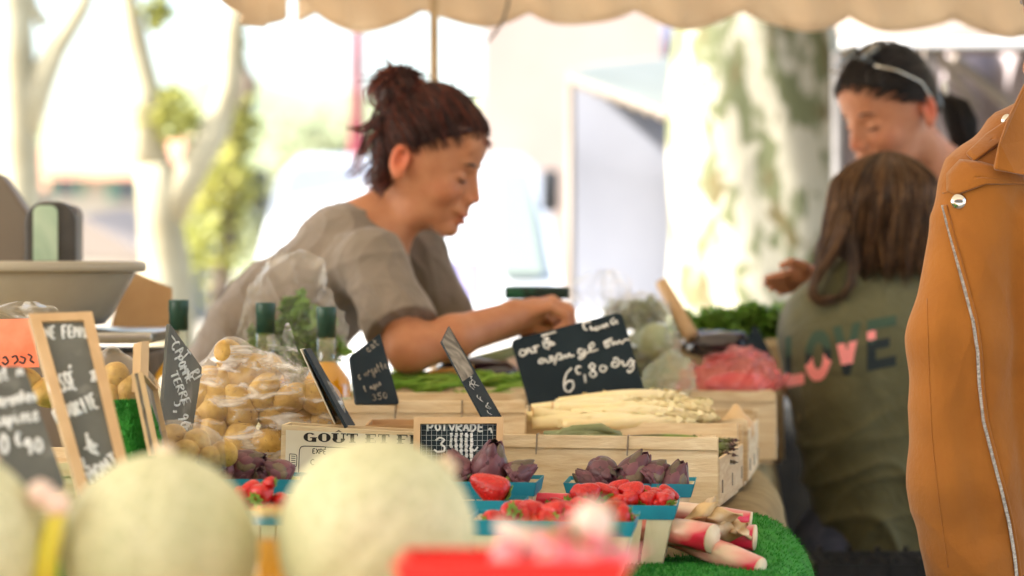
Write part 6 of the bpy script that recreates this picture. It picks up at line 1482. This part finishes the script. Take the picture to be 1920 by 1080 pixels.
for i in range(1200):
    s = q2.choice((-1, 1)); u = q2.random(); x = .100 - .15 * u; z = .008 + .58 * x + (.0 if u < .8 else q2.uniform(0, .04))
    st_ = Vector((x - .005, s * (.002 + .076 * min(1, u * 1.7)), z - .034)).normalized().lerp(bd2, q2.random() * .45).normalized(); g0 = .009 + q2.uniform(0, .0025); pts = []
    for k in range(10):
        tt = k / 9; dr = st_.lerp(bd2, tt).normalized(); g = g0 + .001 * math.sin(tt * 8 + i) + .012 * max(0, min(1, (dr.x - .55) / .3)) * max(0, min(1, (dr.z + .1) / .4)); r = (.085 + g, .076 + g * .9, .092 + g + .004); kk = 1 / math.sqrt((dr.x / r[0]) ** 2 + (dr.y / r[1]) ** 2 + (dr.z / r[2]) ** 2); pts.append(hw2.w(.011 + dr.x * kk, dr.y * kk, .034 + dr.z * kk))
    paths.append(pts)
obj('hair_strands', strand_mesh(paths, .0010, .0007, [H2[q2.randrange(4)] for _ in paths]), M['hair'], hr)
paths = []
for i in range(260):
    a = q2.uniform(0, 6.28); r = q2.uniform(0, 1) ** .5
    L = [(1764, 172, .010), (1788, 190, .030), (1800, 225, .036), (1806, 262, .030), (1812, 300, .018), (1822, 330, .006)]
    paths.append([P(x + math.cos(a) * r * w * 900 + q2.uniform(-1, 1), y, 4.93) + Vector((0, math.sin(a) * r * w, 0)) for x, y, w in L])
obj('ponytail', strand_mesh(paths, .0022, .001, [H2[q2.randrange(4)] for _ in paths]), M['hair'], hr)
mb = MB(); c = P(1766, 172, 4.93); mb.tube([c + Vector((.006, math.cos(a) * .014, math.sin(a) * .018)) for a in [i / 14 * 6.283 for i in range(15)]], .0045, 8); obj('hair_tie', mb, M['white_plastic'], hr)
sg = MB(); sg.tube([hw2.w(.078, -.066, .108), hw2.w(.04, -.083, .085), hw2.w(.0, -.091, .052), hw2.w(-.012, -.090, .032), hw2.w(-.016, -.088, .018)], [.0022, .0022, .0022, .0024, .0026], 8)
sg.tube([hw2.w(.078, .066, .108), hw2.w(.04, .083, .085), hw2.w(.0, .091, .052), hw2.w(-.016, .088, .018)], .0022, 8)
o = obj('sunglasses', sg, M['chrome'], None); tag(o, 'thin framed sunglasses pushed up on the dark hair of the ponytail woman', 'sunglasses')
le = MB()
for s in (-1, 1): le.tube([hw2.w(.052, s * .034, .131), hw2.w(.053, s * .034, .133)], .021, 20)
le.tube([hw2.w(.072, -.06, .112), hw2.w(.070, 0, .128), hw2.w(.072, .06, .112)], .002, 8)
obj('lens', le, M['window'], o)

# ---------------------------------------------------- child, seen from behind
hc = Head(P(1655, 402, 4.52), (-.35, .93, -.12), sc=.84)
def chbody(p):
    d = cap(p, N3(1655, 430, 4.53), N3(1650, 520, 4.53), .042, .048)
    d = su(d, cap(p, N3(1545, 565, 4.50), N3(1745, 560, 4.56), .042, .042), .04)
    d = su(d, cap(p, N3(1640, 620, 4.54), N3(1650, 980, 4.54), .10, .10), .05)
    for a, b, c in ((N3(1540, 570, 4.50), N3(1500, 720, 4.62), N3(1450, 640, 4.78)), (N3(1750, 570, 4.56), N3(1775, 760, 4.60), N3(1720, 800, 4.75))):
        d = su(d, cap(p, a, b, .038, .032), .02); d = su(d, cap(p, b, c, .032, .022), .015); e = c + (c - b) / np.linalg.norm(c - b) * .04
        d = su(d, cap(p, c, e, .02, .018), .01)
        for j in range(4): d = su(d, cap(p, e, e + (c - b) / np.linalg.norm(c - b) * .05 + V3(.012 * (j - 1.5), 0, 0), .008, .006), .003)
        d = su(d, cap(p, c, c + V3(.03, .01, .03), .009, .007), .006)
    return d
t3, b3 = person('child with long brown hair in an olive jacket printed LOVE, seen from behind', hc, chbody, (.42, 4.3, .70), (.92, 5.0, 1.53), .005, (.50, .25, .14), (P(1650, 0, 4.54).x, 4.54, 0))
def chjack(p):
    pt = ya(p, 4.54, .85)
    d = cap(pt, N3(1592, 645, 4.52), N3(1640, 1010, 4.54), .134, .108)
    d = su(d, cap(pt, N3(1690, 620, 4.54), N3(1690, 1010, 4.54), .120, .12), .05)
    d = su(d, cap(p, N3(1552, 572, 4.49), N3(1745, 548, 4.55), .052, .052), .05)
    d = su(d, cap(p, N3(1640, 520, 4.53), N3(1650, 560, 4.53), .06, .09), .04)
    d = su(d, cap(p, N3(1576, 515, 4.45), N3(1560, 575, 4.47), .036, .045), .025)
    d = su(d, cap(p, N3(1520, 605, 4.55), N3(1515, 720, 4.66), .050, .045), .03); d = su(d, cap(p, N3(1515, 720, 4.66), N3(1475, 665, 4.80), .044, .034), .02)
    d = su(d, cap(p, N3(1750, 580, 4.56), N3(1775, 770, 4.60), .052, .046), .03); d = su(d, cap(p, N3(1775, 770, 4.60), N3(1725, 795, 4.73), .044, .034), .02)
    d = np.maximum(d, -(p[:, 2] - P(0, 1046, 4.54).z))
    lowf = np.clip((P(0, 700, 4.5).z - p[:, 2]) * 8, .25, 1.3)
    w = (fold(p, (.45, .1, .9), 30, .006, (.9, .2, -.3), 19, 2.4) + fold(p, (-.6, .1, .8), 40, .004, (.8, .1, .5), 22, 1.2)) * lowf + .0025 * np.sin(p @ npv((.9, .2, .3)) * 45)
    return d - w + .003
v_, f_ = surf(chjack, (.40, 4.3, .66), (.95, 4.9, 1.27), .004); jk = obj('jacket', (v_, f_, None), M['olive'], t3)
legs(t3, P(1660, 0, 4.54).x, 4.54, .66, 0, m='denim', sep=(.07, 0), fdir=(0, 1))
bvh = BVHTree.FromPolygons([Vector(v) for v in v_], f_.tolist())
C0 = Vector((0, 0, CAMZ))
def shoot(bv, px, py, off=.0012):
    d = (P(px, py, 1) - C0).normalized(); h, n, i, l = bv.ray_cast(C0, d); return (h - d * off) if h is not None else None
def love(x, y):
    v = (y - (632 - .20 * (x - 1472))) / 95
    if v < 0 or v > 1: return None
    def r(a, b): return a <= x <= b
    ok = False
    if r(1472, 1507): ok = x < 1485 or v > .78
    elif r(1509, 1559): e = ((x - 1534) / 25) ** 2 + ((v - .5) / .5) ** 2; i = ((x - 1534) / 10) ** 2 + ((v - .5) / .26) ** 2; ok = e < 1 < i
    elif r(1562, 1614): c = abs(x - 1588) / 26; ok = c < 1 - v * .78 + .02 and c > .42 - v * .8
    elif r(1627, 1680): ok = x < 1643 or v < .2 or v > .8 or (.42 < v < .6 and x < 1668)
    if not ok: return None
    n = math.sin(x * .11 + 1.3) * math.cos(v * 6 + x * .05) + .5 * math.sin(x * .23 - v * 9)
    if v > .52 + .12 * math.sin(x * .13) and x < 1560 and not (x < 1484 and v < .75): return 'print_pink'
    if 1560 < x < 1612 and .35 < v < .78: return 'print_pink'
    if 1620 < x < 1646 and .22 < v < .40: return 'print_pink'
    return 'print_teal' if (v < .38 + .08 * n) else 'print_dark'
cells = {}
for i in range(0, 106):
    for j in range(0, 76):
        x, y = 1470 + i * 2, 590 + j * 2; k = love(x + 1, y + 1)
        if k:
            c = [shoot(bvh, a, b) for a, b in ((x, y), (x, y + 2), (x + 2, y + 2), (x + 2, y))]
            if all(w is not None for w in c) and max((c[0] - w).length for w in c) < .02: cells.setdefault(k, MB()).add(c, [(0, 1, 2, 3)])
for k, mb in cells.items(): obj('printed_letters', mb, M[k], jk, smooth=False, fix=False, solid=.0006)
# hair of the child
H3 = [(.08, .040, .019), (.13, .066, .029), (.06, .031, .015), (.26, .14, .062), (.040, .022, .012), (.17, .088, .04)]
on = npv(hc.o)
def chh(p):
    d = ell(p, N3(1664, 384, 4.53), (.092, .100, .101)); d = su(d, ell(p, N3(1665, 440, 4.50), (.084, .065, .075)), .03)
    return d
v_, f_ = surf(chh, N3(1660, 400, 4.5) - V3(.2, .2, .22), N3(1660, 400, 4.5) + V3(.2, .2, .2), .005)
hr = obj('hair', (v_, f_, np.tile(np.array(H3[4]), (len(v_), 1))), M['hair'], t3)
paths = []
for i in range(2300):
    th = R(q2.uniform(-112, 112)); s_, c_ = math.sin(th), math.cos(th); ex = q2.uniform(-1, 1); ph = q2.uniform(0, 6.28); grp = round(th * 9) * 1.7; am = q2.uniform(3, 9); pts = []
    left = max(0, -s_ - .15); yend = 500 + q2.gauss(0, 14) + 62 * (1 if left > .35 and q2.random() < .8 else 0) * min(1, left * 1.6); g = q2.uniform(0, .006)
    for k in range(17):
        v = k / 16; y = 282 + (yend - 282) * v ** 1.15
        a = min(1, v * 2.3); rx = 99 * math.sin(a * math.pi / 2) ** .75 - (6 * max(0, v - .5)); rd = .108 * math.sin(a * math.pi / 2) ** .75 * (1 - .25 * max(0, v - .45) / .55)
        x = 1662 - 8 * v + (s_ * rx) * (1 + g * 8) + am * v * math.sin(v * 7 + grp + ph * .35) - left * 62 * max(0, v - .42) ** 1.2
        Dp = 4.51 - c_ * (rd + g) - .0 * v + .004 * math.sin(v * 11 + grp) 
        pts.append(P(x, y, Dp))
    paths.append(pts)
for i in range(90):     # lock sweeping round the shoulder to the left
    o_ = q2.uniform(-1, 1); ph = q2.uniform(0, 6); L = [(1585, 400), (1575, 440), (1560, 475), (1540, 505), (1524, 530), (1520, 552), (1535, 566), (1560, 560)] if i % 3 else [(1592, 420), (1596, 460), (1600, 500), (1596, 535), (1580, 558), (1556, 566), (1540, 564)]
    jx, jy, jd = q2.gauss(0, 6), q2.gauss(0, 5), q2.uniform(-.02, .02); pl_ = smooth_pl([Vector((x + jx * (1 - .05 * k) + 2 * math.sin(k + ph), y + jy, 0)) for k, (x, y) in enumerate(L)])
    paths.append([P(w.x, w.y, 4.405 + jd) for w in pl_])
obj('hair_strands', strand_mesh(paths, .0012, .0005, [H3[q2.randrange(6)] for _ in paths]), M['hair'], hr)

# ---------------------------------------------------- person in the suede jacket
hj = Head(P(2075, 60, 3.36), (-.8, .55, -.1), sc=1.0)
def jbody(p):
    d = cap(p, N3(2085, 140, 3.36), N3(2080, 240, 3.36), .052, .058)
    d = su(d, cap(p, N3(1880, 340, 3.26), N3(2270, 340, 3.5), .05, .05), .04); d = su(d, cap(p, N3(2070, 420, 3.36), N3(2070, 1050, 3.36), .12, .12), .06)
    a, b, c = N3(2290, 360, 3.5), N3(2300, 800, 3.45), N3(2240, 1100, 3.3); d = su(d, cap(p, a, b, .045, .036), .03); d = su(d, cap(p, b, c, .036, .026), .02); d = su(d, ell(p, c + V3(0, 0, -.05), (.03, .03, .05)), .02)
    return d
t4, b4 = person('person in a tan suede biker jacket with a silver zip standing at the right edge', hj, jbody, (.6, 3.05, .75), (1.12, 3.75, 1.75), .006, (.5, .26, .15), (P(2070, 0, 3.36).x, 3.36, 0))
def jjack(p):
    pt = ya(p, 3.3, .9)
    F_ = cap(p, N3(1838, 365, 3.20), N3(1800, 640, 3.185), .0555, .066); F_ = su(F_, cap(p, N3(1800, 640, 3.185), N3(1812, 900, 3.185), .066, .073), .02); F_ = su(F_, cap(p, N3(1812, 900, 3.185), N3(1850, 1150, 3.185), .073, .070), .02)
    B_ = cap(pt, N3(2010, 420, 3.30), N3(2015, 800, 3.30), .112, .112); B_ = su(B_, cap(pt, N3(2015, 800, 3.30), N3(2030, 1180, 3.30), .112, .115), .04)
    B_ = su(B_, cap(p, N3(1925, 420, 3.20), N3(1930, 900, 3.19), .05, .05), .03)
    d = su(F_, B_, .012)
    gv = cap(p, N3(1800, 590, 3.112), N3(1815, 760, 3.104), .008, .018); gv = np.minimum(gv, cap(p, N3(1815, 760, 3.104), N3(1862, 1000, 3.104), .018, .014)); d = -su(-d, gv, .035)
    d = su(d, cap(p, N3(1850, 330, 3.23), N3(1940, 270, 3.28), .052, .055), .03); d = su(d, cap(p, N3(1940, 290, 3.28), N3(2270, 330, 3.48), .062, .06), .04)
    d = su(d, cap(p, N3(2280, 350, 3.48), N3(2300, 1000, 3.42), .062, .05), .03)
    d = -su(-d, cap(p, N3(2085, 100, 3.36), N3(2080, 250, 3.36), .06, .065), .01)
    d = np.maximum(d, P(0, 1230, 3.2).z - p[:, 2])
    return d - .0008 * np.sin(p @ npv((.5, .1, .85)) * 26 + 2 * np.sin(p @ npv((.8, .1, .1)) * 17)) - fold(p, (.35, 0, .93), 17, .0026, (1, 0, .2), 19, 2.2) - fold(p, (.9, .1, .35), 30, .003, (.2, 0, 1), 13, 1.6)
v_, f_ = surf(jjack, (.5, 3.0, .68), (1.12, 3.7, 1.5), .0038); jm = obj('suede_jacket', (v_, f_, None), M['suede'], t4)
legs(t4, P(2070, 0, 3.36).x, 3.36, .84, 0, m='denim', sep=(.09, 0), fdir=(-.8, .4))
bvh2 = BVHTree.FromPolygons([Vector(v) for v in v_], f_.tolist())
def onj(pts, r, m, name, off=.001, n=8, jit=0):
    L = smooth_pl([Vector((x, y, 0)) for x, y in pts]); L2 = []
    for a, b in zip(L, L[1:]):
        for k in range(6): L2.append(a.lerp(b, k / 6))
    w = [shoot(bvh2, a.x, a.y, off) for a in L2]; w = [x for x in w if x is not None]
    if len(w) > 2: return obj(name, MB().tube(w, r, n), m, jm)
ZP = [(1768, 386), (1776, 420), (1792, 480), (1808, 540), (1824, 600), (1833, 660), (1836, 720), (1844, 790), (1862, 860), (1878, 920), (1892, 980), (1902, 1040), (1908, 1095)]
onj([(x + 5, y) for x, y in ZP], .0034, M['suede'], 'zip_tape', 0.0002)
L = []
for a, b in zip(ZP, ZP[1:]):
    for k in range(16): L.append((a[0] + (b[0] - a[0]) * k / 16, a[1] + (b[1] - a[1]) * k / 16))
mb = MB()
for x, y in L:
    w = shoot(bvh2, x, y, .003)
    if w is not None: mb.box(w, (.0042, .002, .0022))
obj('zip_teeth', mb, M['zip'], jm, smooth=False)
w = [shoot(bvh2, x, y, .0015) for x, y in L]; w = [a for a in w if a is not None]; obj('zip_chain', MB().tube(w, .0009, 6), M['zip'], jm)
for (x, y, r) in ((1798, 378, .0105), (1890, 226, .009)):
    w = shoot(bvh2, x, y, .004) or P(x, y, 3.15)
    obj('snap_stud', MB().tube([w + Vector((0, .003, 0)), w, w - Vector((0, .002, 0)), w - Vector((0, .003, 0))], [r, r, r * .8, r * .4], 20), M['chrome'], jm)
# lapel, epaulette, collar: thick suede pieces laid over the shoulder
def patch(poly, off, name, th=.004):
    from mathutils.geometry import tessellate_polygon
    xs = [p[0] for p in poly]; ys = [p[1] for p in poly]; n = 18; mb = MB(); pts = []
    cx, cy = sum(xs) / len(xs), sum(ys) / len(ys); ring = []
    m = len(poly); dense = []
    for i in range(m):
        for k in range(6): dense.append((poly[i][0] + (poly[(i + 1) % m][0] - poly[i][0]) * k / 6, poly[i][1] + (poly[(i + 1) % m][1] - poly[i][1]) * k / 6))
    rings = []
    for s in (1, .8, .6, .4, .2, .02):
        r = []
        for (x, y) in dense:
            X, Y = cx + (x - cx) * s, cy + (y - cy) * s; w = shoot(bvh2, X, Y, off); r.append(w if w is not None else None)
        rings.append(r)
    known = [w for r in rings for w in r if w is not None]; my = sum(w.y for w in known) / max(1, len(known))
    for r, s in zip(rings, (1, .8, .6, .4, .2, .02)):
        for i, (x, y) in enumerate(dense):
            if r[i] is None: r[i] = P(cx + (x - cx) * s, cy + (y - cy) * s, my)
    N_ = len(dense); vs = [w for r in rings for w in r]; fs = [(a * N_ + i, a * N_ + (i + 1) % N_, (a + 1) * N_ + (i + 1) % N_, (a + 1) * N_ + i) for a in range(5) for i in range(N_)]
    mb.add(vs, fs); return obj(name, mb, M['suede'], jm, solid=th, fix=False)
patch([(1776, 326), (1800, 300), (1838, 304), (1905, 322), (1940, 345), (1850, 345), (1790, 366), (1776, 358)], .004, 'lapel')
patch([(1812, 288), (1850, 252), (1892, 224), (1906, 246), (1870, 272), (1826, 302)], .006, 'epaulette')
o = obj('collar', MB().prism([P(1864, 318, 3.13), P(1874, 270, 3.13), P(1894, 215, 3.14), P(1925, 150, 3.17), P(1990, 110, 3.22), P(2010, 250, 3.2), P(1960, 335, 3.14), P(1905, 325, 3.125)], (0, .012, 0)), M['suede'], jm, smooth=False, bevel=.004)
onj([(1738, 560), (1742, 700), (1748, 830), (1762, 950), (1780, 1080)], .0008, M['suede'], 'seam', .0003)
onj([(1768, 362), (1800, 352), (1840, 338), (1870, 332)], .0012, M['suede'], 'seam', .0005)
def hcap2(p): return hair_cap(hj, .012, (-.03, .8), .006, None)(p)
on = npv(hj.o); v_, f_ = surf(hcap2, on - V3(.19, .19, .16), on + V3(.19, .19, .2), .006); obj('hair', (v_, f_, np.tile(np.array(H3[1]), (len(v_), 1))), M['hair'], t4)
for o in list(bpy.data.objects):
    if '_w' in o: del o['_w']
